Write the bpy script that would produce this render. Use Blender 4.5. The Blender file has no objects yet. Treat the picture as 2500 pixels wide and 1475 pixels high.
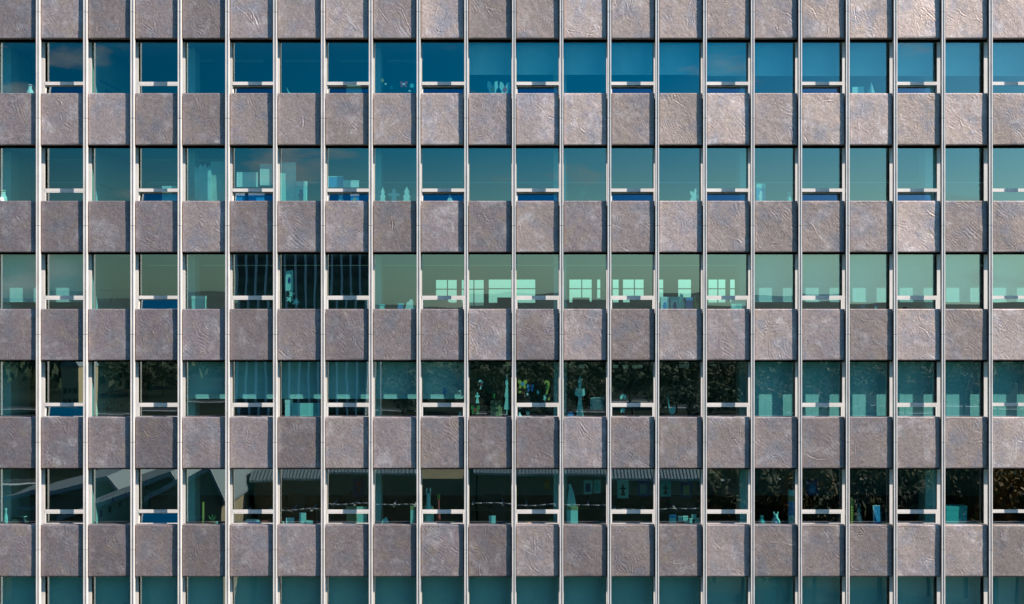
import bpy, math, random
import numpy as np
from mathutils import Vector, Matrix

# ------------------------------------------------------------------ camera, sky, sun, exposure
SC = bpy.context.scene
COL = SC.collection
D = 42.0                                     # camera to the front plane of the spandrel panels
cam = bpy.data.cameras.new("camera"); cam_ob = bpy.data.objects.new("camera", cam); COL.objects.link(cam_ob)
cam_ob.location = (0, -D, 0); cam_ob.rotation_euler = (math.pi / 2, 0, 0)
cam.sensor_width = 36.0; cam.lens = 36.0 * 3360 / 2500
cam.clip_start = 0.5; cam.clip_end = 8000
SC.camera = cam_ob

TO_SUN = Vector((2.0, -1.0, 1.67)).normalized()
EL = math.asin(TO_SUN.z); AZ = math.atan2(TO_SUN.x, TO_SUN.y)     # azimuth clockwise from +Y
wd = bpy.data.worlds.new("World"); SC.world = wd; wd.use_nodes = True
nt = wd.node_tree; nt.nodes.clear()
def N(t, k, **kw):
    n = t.nodes.new(k)
    for a, v in kw.items():
        if a in n.inputs.keys(): n.inputs[a].default_value = v
        else: setattr(n, a, v)
    return n
sky = N(nt, 'ShaderNodeTexSky', sky_type='NISHITA', sun_disc=False)
sky.sun_elevation = EL; sky.sun_rotation = AZ
sky.altitude = 300; sky.air_density = 1.0; sky.dust_density = 0.6; sky.ozone_density = 5.0
hs = N(nt, 'ShaderNodeHueSaturation')
nt.links.new(sky.outputs[0], hs.inputs['Color'])
tc = N(nt, 'ShaderNodeTexCoord'); mp = N(nt, 'ShaderNodeMapping')
sz = N(nt, 'ShaderNodeSeparateXYZ'); nt.links.new(tc.outputs['Generated'], sz.inputs[0])
ms = N(nt, 'ShaderNodeMapRange'); nt.links.new(sz.outputs[2], ms.inputs[0])       # clear air gets bluer away from the hazy horizon
for i, v in enumerate((.0, .12, .60, 1.85)): ms.inputs[i + 1].default_value = v
mv = N(nt, 'ShaderNodeMapRange'); nt.links.new(sz.outputs[2], mv.inputs[0])
for i, v in enumerate((.02, .20, .70, .60)): mv.inputs[i + 1].default_value = v
ma = N(nt, 'ShaderNodeMapRange'); nt.links.new(sz.outputs[0], ma.inputs[0])       # brighter towards the sun's side
for i, v in enumerate((-.40, .42, .74, 2.15)): ma.inputs[i + 1].default_value = v
va = N(nt, 'ShaderNodeMath', operation='MULTIPLY'); nt.links.new(mv.outputs[0], va.inputs[0]); nt.links.new(ma.outputs[0], va.inputs[1])
mz = N(nt, 'ShaderNodeMapRange'); nt.links.new(sz.outputs[0], mz.inputs[0])       # and paler
for i, v in enumerate((-.05, .42, 1.0, .66)): mz.inputs[i + 1].default_value = v
vz = N(nt, 'ShaderNodeMath', operation='MULTIPLY'); nt.links.new(ms.outputs[0], vz.inputs[0]); nt.links.new(mz.outputs[0], vz.inputs[1]); hi = N(nt, 'ShaderNodeMapRange'); nt.links.new(sz.outputs[2], hi.inputs[0])       # the high sky: lighter and a little less saturated
for i, v in enumerate((.20, .50, 1.0, .80)): hi.inputs[i + 1].default_value = v
hv2 = N(nt, 'ShaderNodeMapRange'); nt.links.new(sz.outputs[2], hv2.inputs[0])
for i, v in enumerate((.20, .50, 1.0, 1.6)): hv2.inputs[i + 1].default_value = v
vy = N(nt, 'ShaderNodeMath', operation='MULTIPLY'); nt.links.new(vz.outputs[0], vy.inputs[0]); nt.links.new(hi.outputs[0], vy.inputs[1]); nt.links.new(vy.outputs[0], hs.inputs['Saturation']); vx = N(nt, 'ShaderNodeMath', operation='MULTIPLY'); nt.links.new(va.outputs[0], vx.inputs[0]); nt.links.new(hv2.outputs[0], vx.inputs[1]); nt.links.new(vx.outputs[0], hs.inputs['Value'])
tn = N(nt, 'ShaderNodeMixRGB', blend_type='MULTIPLY'); tn.inputs[0].default_value = 1; mt = N(nt, 'ShaderNodeMapRange'); nt.links.new(sz.outputs[2], mt.inputs[0]); mt.inputs[1].default_value = .15; mt.inputs[2].default_value = .45
tm = N(nt, 'ShaderNodeMixRGB'); nt.links.new(mt.outputs[0], tm.inputs[0]); tm.inputs[1].default_value = (.80, 1.14, 1.02, 1); tm.inputs[2].default_value = (.80, 1.07, 1.08, 1)
nt.links.new(tm.outputs[0], tn.inputs['Color2'])
nt.links.new(hs.outputs[0], tn.inputs['Color1'])
mp.inputs['Scale'].default_value = (1, 1, 3.0); mp.inputs['Location'].default_value = (0.31, 0.2, 0.12)
nt.links.new(tc.outputs['Generated'], mp.inputs[0])
cl = N(nt, 'ShaderNodeTexNoise'); cl.inputs['Scale'].default_value = 9.0; cl.inputs['Detail'].default_value = 7; cl.inputs['Roughness'].default_value = .55
nt.links.new(mp.outputs[0], cl.inputs['Vector'])
cr = N(nt, 'ShaderNodeValToRGB'); cr.color_ramp.elements[0].position = .60; cr.color_ramp.elements[1].position = .78
ds = N(nt, 'ShaderNodeVectorMath', operation='DISTANCE'); nt.links.new(tc.outputs['Generated'], ds.inputs[0]); ds.inputs[1].default_value = Vector((-.150, -1, .103)).normalized()
db = N(nt, 'ShaderNodeMapRange'); nt.links.new(ds.outputs['Value'], db.inputs[0])             # one low bank of cumulus
for i, v in enumerate((.01, .075, .17, .0)): db.inputs[i + 1].default_value = v
ad = N(nt, 'ShaderNodeMath', operation='ADD'); nt.links.new(cl.outputs[0], ad.inputs[0]); nt.links.new(db.outputs[0], ad.inputs[1]); nt.links.new(ad.outputs[0], cr.inputs[0])
mul = N(nt, 'ShaderNodeMath', operation='MULTIPLY'); mul.inputs[1].default_value = .8
nt.links.new(cr.outputs[0], mul.inputs[0])
mx = N(nt, 'ShaderNodeMixRGB'); mx.inputs['Color2'].default_value = (6.0, 5.2, 4.4, 1)
nt.links.new(mul.outputs[0], mx.inputs['Fac']); nt.links.new(tn.outputs[0], mx.inputs['Color1'])
bg = N(nt, 'ShaderNodeBackground'); bg.inputs['Strength'].default_value = 0.066
wo = N(nt, 'ShaderNodeOutputWorld')
nt.links.new(mx.outputs[0], bg.inputs['Color']); nt.links.new(bg.outputs[0], wo.inputs[0])

sun = bpy.data.lights.new("sun", 'SUN'); sun.energy = 4.9; sun.angle = math.radians(.5); sun.color = (1.0, .94, .87)
sun_ob = bpy.data.objects.new("sun", sun); COL.objects.link(sun_ob)
sun_ob.rotation_euler = (-TO_SUN).to_track_quat('-Z', 'Y').to_euler(); sun_ob.location = (60, -30, 50)
SC.view_settings.view_transform = 'Standard'; SC.view_settings.look = 'None'
SC.view_settings.exposure = 1.22; SC.view_settings.gamma = 1; SC.view_settings.use_curve_mapping = False
SC.cycles.max_bounces = 8; SC.cycles.transparent_max_bounces = 16; SC.cycles.glossy_bounces = 4; SC.cycles.diffuse_bounces = 3
SC.cycles.caustics_reflective = False; SC.cycles.caustics_refractive = False
SC.cycles.use_denoising = True

# ------------------------------------------------------------------ helpers
def wx(px, y=0.0): return (px - 1250) * (D + y) / 3360
def wz(py, y=0.0): return (737 - py) * (D + y) / 3360
RNG = random.Random(7)
GROUND = -30.0

MATS = {}
def mat(name, col=(.5, .5, .5), rough=.6, metal=0.0, spec=.5, noise=0.0, nscale=6.0, bump=0.0, bscale=40.0):
    if name in MATS: return MATS[name]
    m = bpy.data.materials.new(name); m.use_nodes = True; t = m.node_tree
    b = t.nodes['Principled BSDF']
    b.inputs['Base Color'].default_value = (*col, 1); b.inputs['Roughness'].default_value = rough
    b.inputs['Metallic'].default_value = metal; b.inputs['Specular IOR Level'].default_value = spec
    if noise or bump:
        g = N(t, 'ShaderNodeNewGeometry')
    if noise:
        n = N(t, 'ShaderNodeTexNoise'); n.inputs['Scale'].default_value = nscale; n.inputs['Detail'].default_value = 5
        t.links.new(g.outputs['Position'], n.inputs['Vector'])
        r = N(t, 'ShaderNodeValToRGB')
        r.color_ramp.elements[0].position = .3; r.color_ramp.elements[1].position = .72
        r.color_ramp.elements[0].color = (*[c * (1 - noise) for c in col], 1)
        r.color_ramp.elements[1].color = (*[min(1, c * (1 + noise)) for c in col], 1)
        t.links.new(n.outputs[0], r.inputs[0]); t.links.new(r.outputs[0], b.inputs['Base Color'])
    if bump:
        n2 = N(t, 'ShaderNodeTexNoise'); n2.inputs['Scale'].default_value = bscale; n2.inputs['Detail'].default_value = 3
        t.links.new(g.outputs['Position'], n2.inputs['Vector'])
        bu = N(t, 'ShaderNodeBump'); bu.inputs['Strength'].default_value = bump; bu.inputs['Distance'].default_value = .01
        t.links.new(n2.outputs[0], bu.inputs['Height']); t.links.new(bu.outputs[0], b.inputs['Normal'])
    MATS[name] = m
    return m

class MB:
    """collects faces, links them as ONE mesh object"""
    def __init__(self): self.v = []; self.f = []; self.mi = []; self.sm = []
    def quad(self, a, b, c, d, m=0, smooth=False):
        k = len(self.v); self.v += [a, b, c, d]; self.f.append((k, k + 1, k + 2, k + 3)); self.mi.append(m); self.sm.append(smooth)
    def box(self, x0, x1, y0, y1, z0, z1, m=0, front=None, left=None, right=None):
        k = len(self.v)
        self.v += [(x0, y0, z0), (x1, y0, z0), (x1, y1, z0), (x0, y1, z0), (x0, y0, z1), (x1, y0, z1), (x1, y1, z1), (x0, y1, z1)]
        fs = [(0, 3, 2, 1), (4, 5, 6, 7), (0, 1, 5, 4), (1, 2, 6, 5), (2, 3, 7, 6), (3, 0, 4, 7)]
        ms = [m, m, m if front is None else front, m if right is None else right, m, m if left is None else left]
        for f, q in zip(fs, ms):
            self.f.append(tuple(k + i for i in f)); self.mi.append(q); self.sm.append(False)
    def hexa(self, P, m=0):
        k = len(self.v); self.v += P
        for f in ((0, 3, 2, 1), (4, 5, 6, 7), (0, 1, 5, 4), (1, 2, 6, 5), (2, 3, 7, 6), (3, 0, 4, 7)):
            self.f.append(tuple(k + i for i in f)); self.mi.append(m); self.sm.append(False)
    def prism(self, pts, y0, y1, m=0, side=None):
        """outline in (x,z), extruded along y"""
        a = sum(pts[i][0] * pts[(i + 1) % len(pts)][1] - pts[(i + 1) % len(pts)][0] * pts[i][1] for i in range(len(pts)))
        if a < 0: pts = pts[::-1]
        n = len(pts); k = len(self.v)
        self.v += [(p[0], y0, p[1]) for p in pts] + [(p[0], y1, p[1]) for p in pts]
        self.f.append(tuple(range(k, k + n))); self.f.append(tuple(range(k + 2 * n - 1, k + n - 1, -1)))
        self.mi += [m, m]; self.sm += [False] * 2
        for i in range(n):
            j = (i + 1) % n
            self.f.append((k + j, k + i, k + n + i, k + n + j)); self.mi.append(m if side is None else side); self.sm.append(False)
    def lathe(self, prof, cx, cy, cz, n=14, m=0, sx=1, sy=1):
        k = len(self.v)
        for r, z in prof:
            for i in range(n):
                a = 2 * math.pi * i / n
                self.v.append((cx + r * sx * math.cos(a), cy + r * sy * math.sin(a), cz + z))
        for j in range(len(prof) - 1):
            for i in range(n):
                i2 = (i + 1) % n
                self.f.append((k + j * n + i, k + j * n + i2, k + (j + 1) * n + i2, k + (j + 1) * n + i)); self.mi.append(m); self.sm.append(True)
        self.f.append(tuple(k + i for i in range(n - 1, -1, -1))); self.mi.append(m); self.sm.append(False)
        o = k + (len(prof) - 1) * n
        self.f.append(tuple(o + i for i in range(n))); self.mi.append(m); self.sm.append(False)
    def tube(self, pts, r, n=6, m=0):
        for p, q in zip(pts[:-1], pts[1:]):
            p, q = Vector(p), Vector(q); d = (q - p)
            if d.length < 1e-6: continue
            u = d.orthogonal().normalized(); w = d.cross(u).normalized(); k = len(self.v)
            for c in (p, q):
                for i in range(n):
                    a = 2 * math.pi * i / n; self.v.append(tuple(c + u * r * math.cos(a) + w * r * math.sin(a)))
            for i in range(n):
                j = (i + 1) % n
                self.f.append((k + i, k + j, k + n + j, k + n + i)); self.mi.append(m); self.sm.append(True)
            self.f.append(tuple(k + i for i in range(n - 1, -1, -1))); self.f.append(tuple(k + n + i for i in range(n)))
            self.mi += [m, m]; self.sm += [False, False]
    def build(self, name, mats, parent=None, origin=None):
        o = Vector(origin) if origin is not None else Vector((0, 0, 0))
        me = bpy.data.meshes.new(name)
        me.from_pydata([tuple(Vector(p) - o) for p in self.v], [], self.f)
        for m in (mats if isinstance(mats, (list, tuple)) else [mats]): me.materials.append(m)
        me.polygons.foreach_set('material_index', self.mi); me.polygons.foreach_set('use_smooth', self.sm)
        me.update()
        return link(name, me, parent, o)

WORLD_AT = {}
def link(name, data, parent=None, loc=(0, 0, 0)):
    ob = bpy.data.objects.new(name, data); COL.objects.link(ob)
    loc = Vector(loc); WORLD_AT[ob] = loc
    if parent is not None:
        ob.parent = parent; ob.location = loc - WORLD_AT[parent]
    else: ob.location = loc
    return ob
def tag(o, label, cat, group=None, kind=None):
    o['label'] = label; o['category'] = cat
    if group: o['group'] = group
    if kind: o['kind'] = kind
    return o
def thing(name, label, cat, loc, group=None): return tag(link(name, None, None, loc), label, cat, group)
def structure(o): o['kind'] = 'structure'; return o

# ------------------------------------------------------------------ materials of the facade
ALU = mat('anodised_aluminium', (.57, .505, .46), .42, .15, .5, noise=.10, nscale=1.6)
DARK = mat('dark_frame_paint_and_fin_shade', (.014, .013, .012), .6)
BEAD = mat('glazing_bead', (.36, .33, .25), .5)
SASH = mat('sash_aluminium', (.66, .60, .54), .45, .1)
SEAL = mat('joint_shadow_gap', (.16, .13, .12), .7)
WALLD = mat('spandrel_backing', (.03, .028, .027), .8)
INWALL = mat('office_wall_paint', (.58, .58, .55), .8, noise=.06, nscale=.8)
CEIL = mat('ceiling_boards', (.42, .42, .40), .8)
FLOOR = mat('office_carpet', (.06, .06, .06), .9)
COLUMN = mat('column_paint', (.62, .64, .60), .7, noise=.05, nscale=2)
SILL = mat('inner_sill', (.22, .22, .21), .5)

def panel_material():
    m = bpy.data.materials.new('cast_spandrel_metal'); m.use_nodes = True; t = m.node_tree; b = t.nodes['Principled BSDF']
    L = t.links.new
    g = N(t, 'ShaderNodeNewGeometry'); at = N(t, 'ShaderNodeAttribute', attribute_name='tone'); sp = N(t, 'ShaderNodeSeparateColor')
    L(at.outputs['Color'], sp.inputs[0])
    off = N(t, 'ShaderNodeVectorMath', operation='SCALE'); L(at.outputs['Color'], off.inputs[0]); off.inputs['Scale'].default_value = 37.0
    pos = N(t, 'ShaderNodeVectorMath', operation='ADD'); L(g.outputs['Position'], pos.inputs[0]); L(off.outputs[0], pos.inputs[1])
    def noise(s, d=5, r=.55, dist=0.0):
        n = N(t, 'ShaderNodeTexNoise'); n.inputs['Scale'].default_value = s; n.inputs['Detail'].default_value = d
        n.inputs['Roughness'].default_value = r; n.inputs['Distortion'].default_value = dist
        L(pos.outputs[0], n.inputs['Vector']); return n.outputs[0]
    def ramp(src, p0, p1, c0=(0, 0, 0), c1=(1, 1, 1)):
        r = N(t, 'ShaderNodeValToRGB'); e = r.color_ramp.elements
        e[0].position, e[1].position = p0, p1; e[0].color = (*c0, 1); e[1].color = (*c1, 1); L(src, r.inputs[0]); return r.outputs[0]
    def mix(f, a, c, mode='MIX'):
        k = N(t, 'ShaderNodeMixRGB', blend_type=mode)
        for s, i in ((f, 0), (a, 1), (c, 2)):
            if isinstance(s, (int, float)): k.inputs[i].default_value = s
            elif isinstance(s, tuple): k.inputs[i].default_value = (*s, 1)
            else: L(s, k.inputs[i])
        return k.outputs[0]
    base = mix(sp.outputs[0], (.225, .176, .176), (.300, .230, .200))                 # purple grey .. warm grey from panel to panel
    base = mix(ramp(noise(1.5, 3), .48, .66), base, (.215, .190, .200))               # bluish cast
    base = mix(ramp(noise(2.1, 6, .62, .4), .52, .72), base, (.280, .215, .178))      # brownish oxidation
    pale = ramp(noise(1.7, 7, .68, .3), .53, .74)
    base = mix(pale, base, (.39, .335, .325))                                          # pale bloom
    fl = mix(.5, ramp(noise(15, 4, .75, .6), .36, .64, (.58, .58, .58), (1.42, 1.42, 1.42)), ramp(noise(36, 3, .7), .34, .66, (.55, .55, .55), (1.45, 1.45, 1.45)))
    base = mix(.9, base, fl, 'MULTIPLY')
    dk = ramp(noise(5.5, 5, .7, .2), .60, .76, (1, 1, 1), (.62, .58, .55)); base = mix(sp.outputs[1], base, mix(1.0, base, dk, 'MULTIPLY'))
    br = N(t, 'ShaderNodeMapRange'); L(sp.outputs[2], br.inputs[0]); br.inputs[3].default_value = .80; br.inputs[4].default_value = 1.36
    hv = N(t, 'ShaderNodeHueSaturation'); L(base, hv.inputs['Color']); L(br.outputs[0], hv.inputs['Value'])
    L(hv.outputs[0], b.inputs['Base Color'])
    b.inputs['Roughness'].default_value = .60; b.inputs['Metallic'].default_value = .66; b.inputs['Specular IOR Level'].default_value = .5
    bu = N(t, 'ShaderNodeBump'); bu.inputs['Strength'].default_value = .8; bu.inputs['Distance'].default_value = .008
    L(noise(26, 5, .7), bu.inputs['Height']); L(bu.outputs[0], b.inputs['Normal'])
    return m
PANEL = panel_material()

def glass_material(name, tint, refl, r0):
    m = bpy.data.materials.new(name); m.use_nodes = True; t = m.node_tree; t.nodes.clear(); L = t.links.new
    tr = N(t, 'ShaderNodeBsdfTransparent'); tr.inputs[0].default_value = (*tint, 1)
    gl = N(t, 'ShaderNodeBsdfGlossy'); gl.inputs['Color'].default_value = (*refl, 1); gl.inputs['Roughness'].default_value = 0.0
    g = N(t, 'ShaderNodeNewGeometry'); n = N(t, 'ShaderNodeTexNoise'); n.inputs['Scale'].default_value = .75; n.inputs['Detail'].default_value = 1
    L(g.outputs['Position'], n.inputs['Vector'])
    bu = N(t, 'ShaderNodeBump'); bu.inputs['Strength'].default_value = .6; bu.inputs['Distance'].default_value = .0015; L(n.outputs[0], bu.inputs['Height'])
    L(bu.outputs[0], gl.inputs['Normal'])
    lw = N(t, 'ShaderNodeLayerWeight'); lw.inputs[0].default_value = .5
    pw = N(t, 'ShaderNodeMath', operation='POWER'); L(lw.outputs['Facing'], pw.inputs[0]); pw.inputs[1].default_value = 1.6
    mr = N(t, 'ShaderNodeMapRange'); L(pw.outputs[0], mr.inputs[0]); mr.inputs[1].default_value = 0; mr.inputs[2].default_value = 1; mr.inputs[3].default_value = r0; mr.inputs[4].default_value = .9
    mi = N(t, 'ShaderNodeMixShader'); L(mr.outputs[0], mi.inputs[0]); L(tr.outputs[0], mi.inputs[1]); L(gl.outputs[0], mi.inputs[2])
    o = N(t, 'ShaderNodeOutputMaterial'); L(mi.outputs[0], o.inputs[0]); return m
GLASS = glass_material('coated_solar_glass', (.46, .80, .77), (.86, .97, .95), .21)
def clear_material():
    m = bpy.data.materials.new('clear_glass_face'); m.use_nodes = True; t = m.node_tree; t.nodes.clear()
    tr = N(t, 'ShaderNodeBsdfTransparent'); tr.inputs[0].default_value = (1, 1, 1, 1); o = N(t, 'ShaderNodeOutputMaterial'); t.links.new(tr.outputs[0], o.inputs[0]); return m
CLEAR = clear_material()

# ------------------------------------------------------------------ the building
FIN = [92, 207.3, 322.6, 438, 554.2, 671, 788, 904.8, 1021.6, 1138, 1254.6, 1371, 1488, 1604.8, 1721.4, 1838, 1954, 2070, 2186.8, 2303.6, 2419.4]
FIN = [92 - 116.2 * k for k in (3, 2, 1)] + FIN + [2419.4 + 116.2 * k for k in (1, 2, 3)]
FX = [wx(p, -.09) for p in FIN]              # fin axes; bay c (0 = first bay the photo shows) lies between FX[c+2] and FX[c+3]
def bay(c): return FX[c + 2], FX[c + 3]
PB = [93, 353, 615, 879, 1143, 1407]         # panel bottoms and tops in the photo
PT = [-35, 227, 490, 754, 1018, 1281, 1545]
ZB = [wz(p) for p in PB]; ZT = [wz(p) for p in PT]
Y_FRAME, Y_GLASS, Y_IN = .335, .356, .40
FINW = .106
building = thing('office_building', 'tall office block with teal window bands, purple grey wrinkled panels and pale vertical fins', 'building', (0, 0, GROUND))

# mullions: pale fins with a grooved face, in storey-high lengths with open joints
JOINT = [30, 289, 551, 816, 1079, 1341]
zj = sorted([wz(p) for p in JOINT] + [wz(-300), wz(1780)])
for i, x in enumerate(FX):
    m = MB(); h = FINW / 2
    for z0, z1 in zip(zj[:-1], zj[1:]):
        z0 += .006; z1 -= .006
        m.box(x - h, x - h + .030, -.09, -.068, z0, z1); m.box(x + h - .030, x + h, -.09, -.068, z0, z1)
        m.box(x - h, x + h, -.068, .064, z0, z1); m.box(x - h + .001, x + h - .001, .0641, .07, z0, z1, 2)  # dark strip on the back: the fin's unlit side put into its colour
        m.box(x - .008, x + .008, -.074, -.068, z0, z1)
    for z in zj[1:-1]: m.box(x - h + .004, x + h - .004, -.070, .064, z - .007, z + .007, 1)
    for z in ZT[1:6]:
        m.box(x - h - .012, x + h + .012, .02, .05, z - .085, z - .06); m.box(x - .03, x + .03, .0705, .25, z - .12, z - .05)
    m.build('mullion', [ALU, SEAL, DARK], building, (x, 0, 0))

# spandrel panels: cast sheets whose wrinkles are modelled
def lattice(rng, nu, nv, cu, cv):
    g = rng.standard_normal((cv + 3, cu + 3))
    u = np.linspace(0, cu, nu, endpoint=False) + .37; v = np.linspace(0, cv, nv, endpoint=False) + .21
    iu = np.floor(u).astype(int); iv = np.floor(v).astype(int); fu = u - iu; fv = v - iv
    fu = fu * fu * (3 - 2 * fu); fv = (fv * fv * (3 - 2 * fv))[:, None]
    a = g[np.ix_(iv, iu)]; b = g[np.ix_(iv, iu + 1)]; c = g[np.ix_(iv + 1, iu)]; d = g[np.ix_(iv + 1, iu + 1)]
    return (a * (1 - fu) + b * fu) * (1 - fv) + (c * (1 - fu) + d * fu) * fv
def relief(W, H, nu, nv, seed):
    rng = np.random.default_rng(seed)
    U, V = np.meshgrid(np.linspace(0, W, nu), np.linspace(0, H, nv))
    h = .0035 * lattice(rng, nu, nv, 2, 2) + .0013 * lattice(rng, nu, nv, 9, 11) + .0009 * lattice(rng, nu, nv, 22, 26)
    # short diagonal chatter
    a = math.radians(rng.uniform(-65, -40)); wob = .05 * lattice(rng, nu, nv, 3, 4)
    s = (U * math.sin(a) * -1 + V * math.cos(a)) + wob
    h += (.0008 + .0016 * rng.random()) * np.sin(2 * np.pi * s / rng.uniform(.060, .085) + 3.6 * lattice(rng, nu, nv, 7, 8)) * np.clip(.2 + .8 * lattice(rng, nu, nv, 4, 5), 0, 1.4)
    # folds: bundles of near-parallel ridges
    k = rng.random()
    todo = [None] * int(1.6 + 5 * k)
    mod = np.clip(.55 + .75 * lattice(rng, nu, nv, 6, 7), 0, 1.6)
    while todo:
        st = todo.pop()
        if st is None:
            p = np.array([rng.uniform(-.05, .9) * W, rng.uniform(.1, 1.05) * H])
            th = math.radians(rng.choice([rng.uniform(-75, -25), rng.uniform(-65, -35), rng.uniform(-120, 30)])); gen = 0; ln = rng.uniform(.3, 1.1)
        else: p, th, gen, ln = st
        bend = rng.uniform(-.9, .9); n = 30; step = ln / n; P = []
        for q in range(n):
            P.append(p.copy()); p = p + step * np.array([math.cos(th), math.sin(th)]); th += bend / n + rng.normal(0, .17)
            if gen < 2 and rng.random() < .055: todo.append((p.copy(), th + rng.choice([-1, 1]) * rng.uniform(.4, 1.0), gen + 1, ln * rng.uniform(.3, .6)))
        P = np.array(P)
        dx = U[..., None] - P[:, 0]; dy = V[..., None] - P[:, 1]; dd = dx * dx + dy * dy
        j = dd.argmin(-1); d = np.sqrt(dd.min(-1))
        T = np.gradient(P, axis=0); sgn = np.sign(np.take(T[:, 0], j) * np.take_along_axis(dy, j[..., None], -1)[..., 0] - np.take(T[:, 1], j) * np.take_along_axis(dx, j[..., None], -1)[..., 0])
        fade = np.sin(np.pi * (j + .5) / n) ** .6
        lam = rng.uniform(.055, .095); sig = rng.choice([rng.uniform(.022, .04), rng.uniform(.03, .07)])
        h += rng.uniform(.0036, .0078) * (.75 ** gen) * np.cos(2 * np.pi * d / lam + 1.1 * sgn) * np.exp(-(d / sig) ** 2) * fade * mod
    e = np.minimum(np.minimum(U, W - U), np.minimum(V, H - V))
    h *= np.clip((e - .012) / .05, 0, 1)
    h -= np.where(e < .004, .010, 0)
    bow = .010 * rng.standard_normal() * np.sin(np.pi * V / H) * np.sin(np.pi * U / W)
    return U, V, h + bow
def panel_arrays(c, r, nu, nv):
    x0, x1 = bay(c); x0 += FINW / 2 + .020; x1 -= FINW / 2 + .022
    zt, zb = ZT[r], ZB[r]; W, H = x1 - x0, zt - zb
    seed = (c + 5) * 97 + r * 13 + 1
    U, V, h = relief(W, H, nu, nv, seed)
    V3 = np.stack([x0 + U, -h, zb + V], -1).reshape(-1, 3)
    idx = np.arange(nu * nv).reshape(nv, nu)
    F = np.stack([idx[:-1, :-1], idx[:-1, 1:], idx[1:, 1:], idx[1:, :-1]], -1).reshape(-1, 4)
    ring = np.concatenate([idx[0, :-1], idx[:-1, -1], idx[-1, :0:-1], idx[:0:-1, 0]])
    n0 = len(V3); m = len(ring); f = V3[ring].copy(); bk = f.copy(); bk[:, 1] = .245
    V3 = np.concatenate([V3, f, bk]); i = np.arange(m); j = (i + 1) % m
    S = np.stack([n0 + j, n0 + i, n0 + m + i, n0 + m + j], -1)
    sm = np.concatenate([np.ones(len(F), bool), np.zeros(len(S), bool)])
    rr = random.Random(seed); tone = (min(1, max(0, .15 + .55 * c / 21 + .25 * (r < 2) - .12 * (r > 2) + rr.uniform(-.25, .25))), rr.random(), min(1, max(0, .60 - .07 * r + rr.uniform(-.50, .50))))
    return V3, np.concatenate([F, S]), sm, tone
def mesh_np(name, V, F, sm, tones, m):
    me = bpy.data.meshes.new(name); me.vertices.add(len(V)); me.vertices.foreach_set('co', V.astype(np.float32).ravel())
    me.loops.add(F.size); me.loops.foreach_set('vertex_index', F.astype(np.int32).ravel())
    me.polygons.add(len(F)); me.polygons.foreach_set('loop_start', np.arange(0, F.size, 4, dtype=np.int32))
    me.polygons.foreach_set('use_smooth', sm); me.materials.append(m)
    a = me.color_attributes.new('tone', 'FLOAT_COLOR', 'POINT'); a.data.foreach_set('color', tones.astype(np.float32).ravel())
    me.update(calc_edges=True); me.validate(); return me
rest = []
for r in range(0, 6):
    for c in range(-2, 24):
        seen = 0 <= c <= 21
        single = r >= 1 and 1 <= c <= 20
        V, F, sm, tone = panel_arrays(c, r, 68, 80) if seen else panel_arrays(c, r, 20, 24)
        T = np.tile(np.array([*tone, 1.0]), (len(V), 1))
        if single:
            o = np.array([(V[:, 0].min() + V[:, 0].max()) / 2, 0, ZB[r]])
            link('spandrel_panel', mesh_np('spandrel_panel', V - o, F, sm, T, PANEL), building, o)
        else: rest.append((V, F, sm, T))
n = 0; VV, FF, SS, TT = [], [], [], []
for V, F, sm, T in rest: VV.append(V); FF.append(F + n); SS.append(sm); TT.append(T); n += len(V)
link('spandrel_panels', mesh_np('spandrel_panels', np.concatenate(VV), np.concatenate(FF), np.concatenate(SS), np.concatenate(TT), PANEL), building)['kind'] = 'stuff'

# windows
OPEN = {(1, 1): 11, (1, 5): 17, (1, 7): 17, (1, 9): 18, (1, 11): 17, (1, 13): 17, (1, 15): 17, (1, 17): 17, (1, 19): 16, (1, 21): 17,
        (2, 3): 15, (2, 5): 17, (2, 7): 16, (2, 9): 17, (2, 11): 17, (2, 13): 17, (2, 15): 17, (2, 17): 17, (2, 19): 17, (2, 21): 16,
        (3, 3): 9, (4, 1): 8, (5, 3): 12}
def window_frame(m, c, r):
    x0, x1 = bay(c); zt = ZB[r - 1]; zs = ZT[r] - .12; j = .069
    # materials: 0 aluminium, 1 dark paint, 2 bead
    m.box(x0 + .001, x0 + j, Y_FRAME, Y_FRAME + .014, zs, zt - .02, 0); m.box(x1 - j, x1 - .001, Y_FRAME, Y_FRAME + .014, zs, zt - .02, 0)
    m.box(x0 + .001, x0 + j - .002, Y_FRAME + .0142, Y_GLASS + .08, zs, zt - .02, 1); m.box(x1 - j + .002, x1 - .001, Y_FRAME + .0142, Y_GLASS + .08, zs, zt - .02, 1)
    m.box(x0 + j - .002, x0 + j + .012, Y_GLASS - .008, Y_GLASS - .001, zs + .03, zt - .06, 2); m.box(x1 - j - .012, x1 - j + .002, Y_GLASS - .008, Y_GLASS - .001, zs + .03, zt - .06, 2)
    m.box(x0 + .001, x1 - .001, .26, Y_GLASS + .05, zt - .06, zt - .001, 1)               # head
    m.box(x0 + j - .001, x1 - j + .001, Y_FRAME + .002, Y_GLASS + .05, zs, zs + .03, 1)   # bottom rail
    return x0 + j, x1 - j, zs + .03, zt - .06
def pane_box(m, x0, x1, z0, z1, y, slots=(0, 1)):
    m.box(x0, x1, y, y + .012, z0, z1, slots[1], front=slots[0])
def vent_geometry(r):
    zc = ZT[r] + (.345 + .004 * r); return zc - .05, zc + .05
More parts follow.
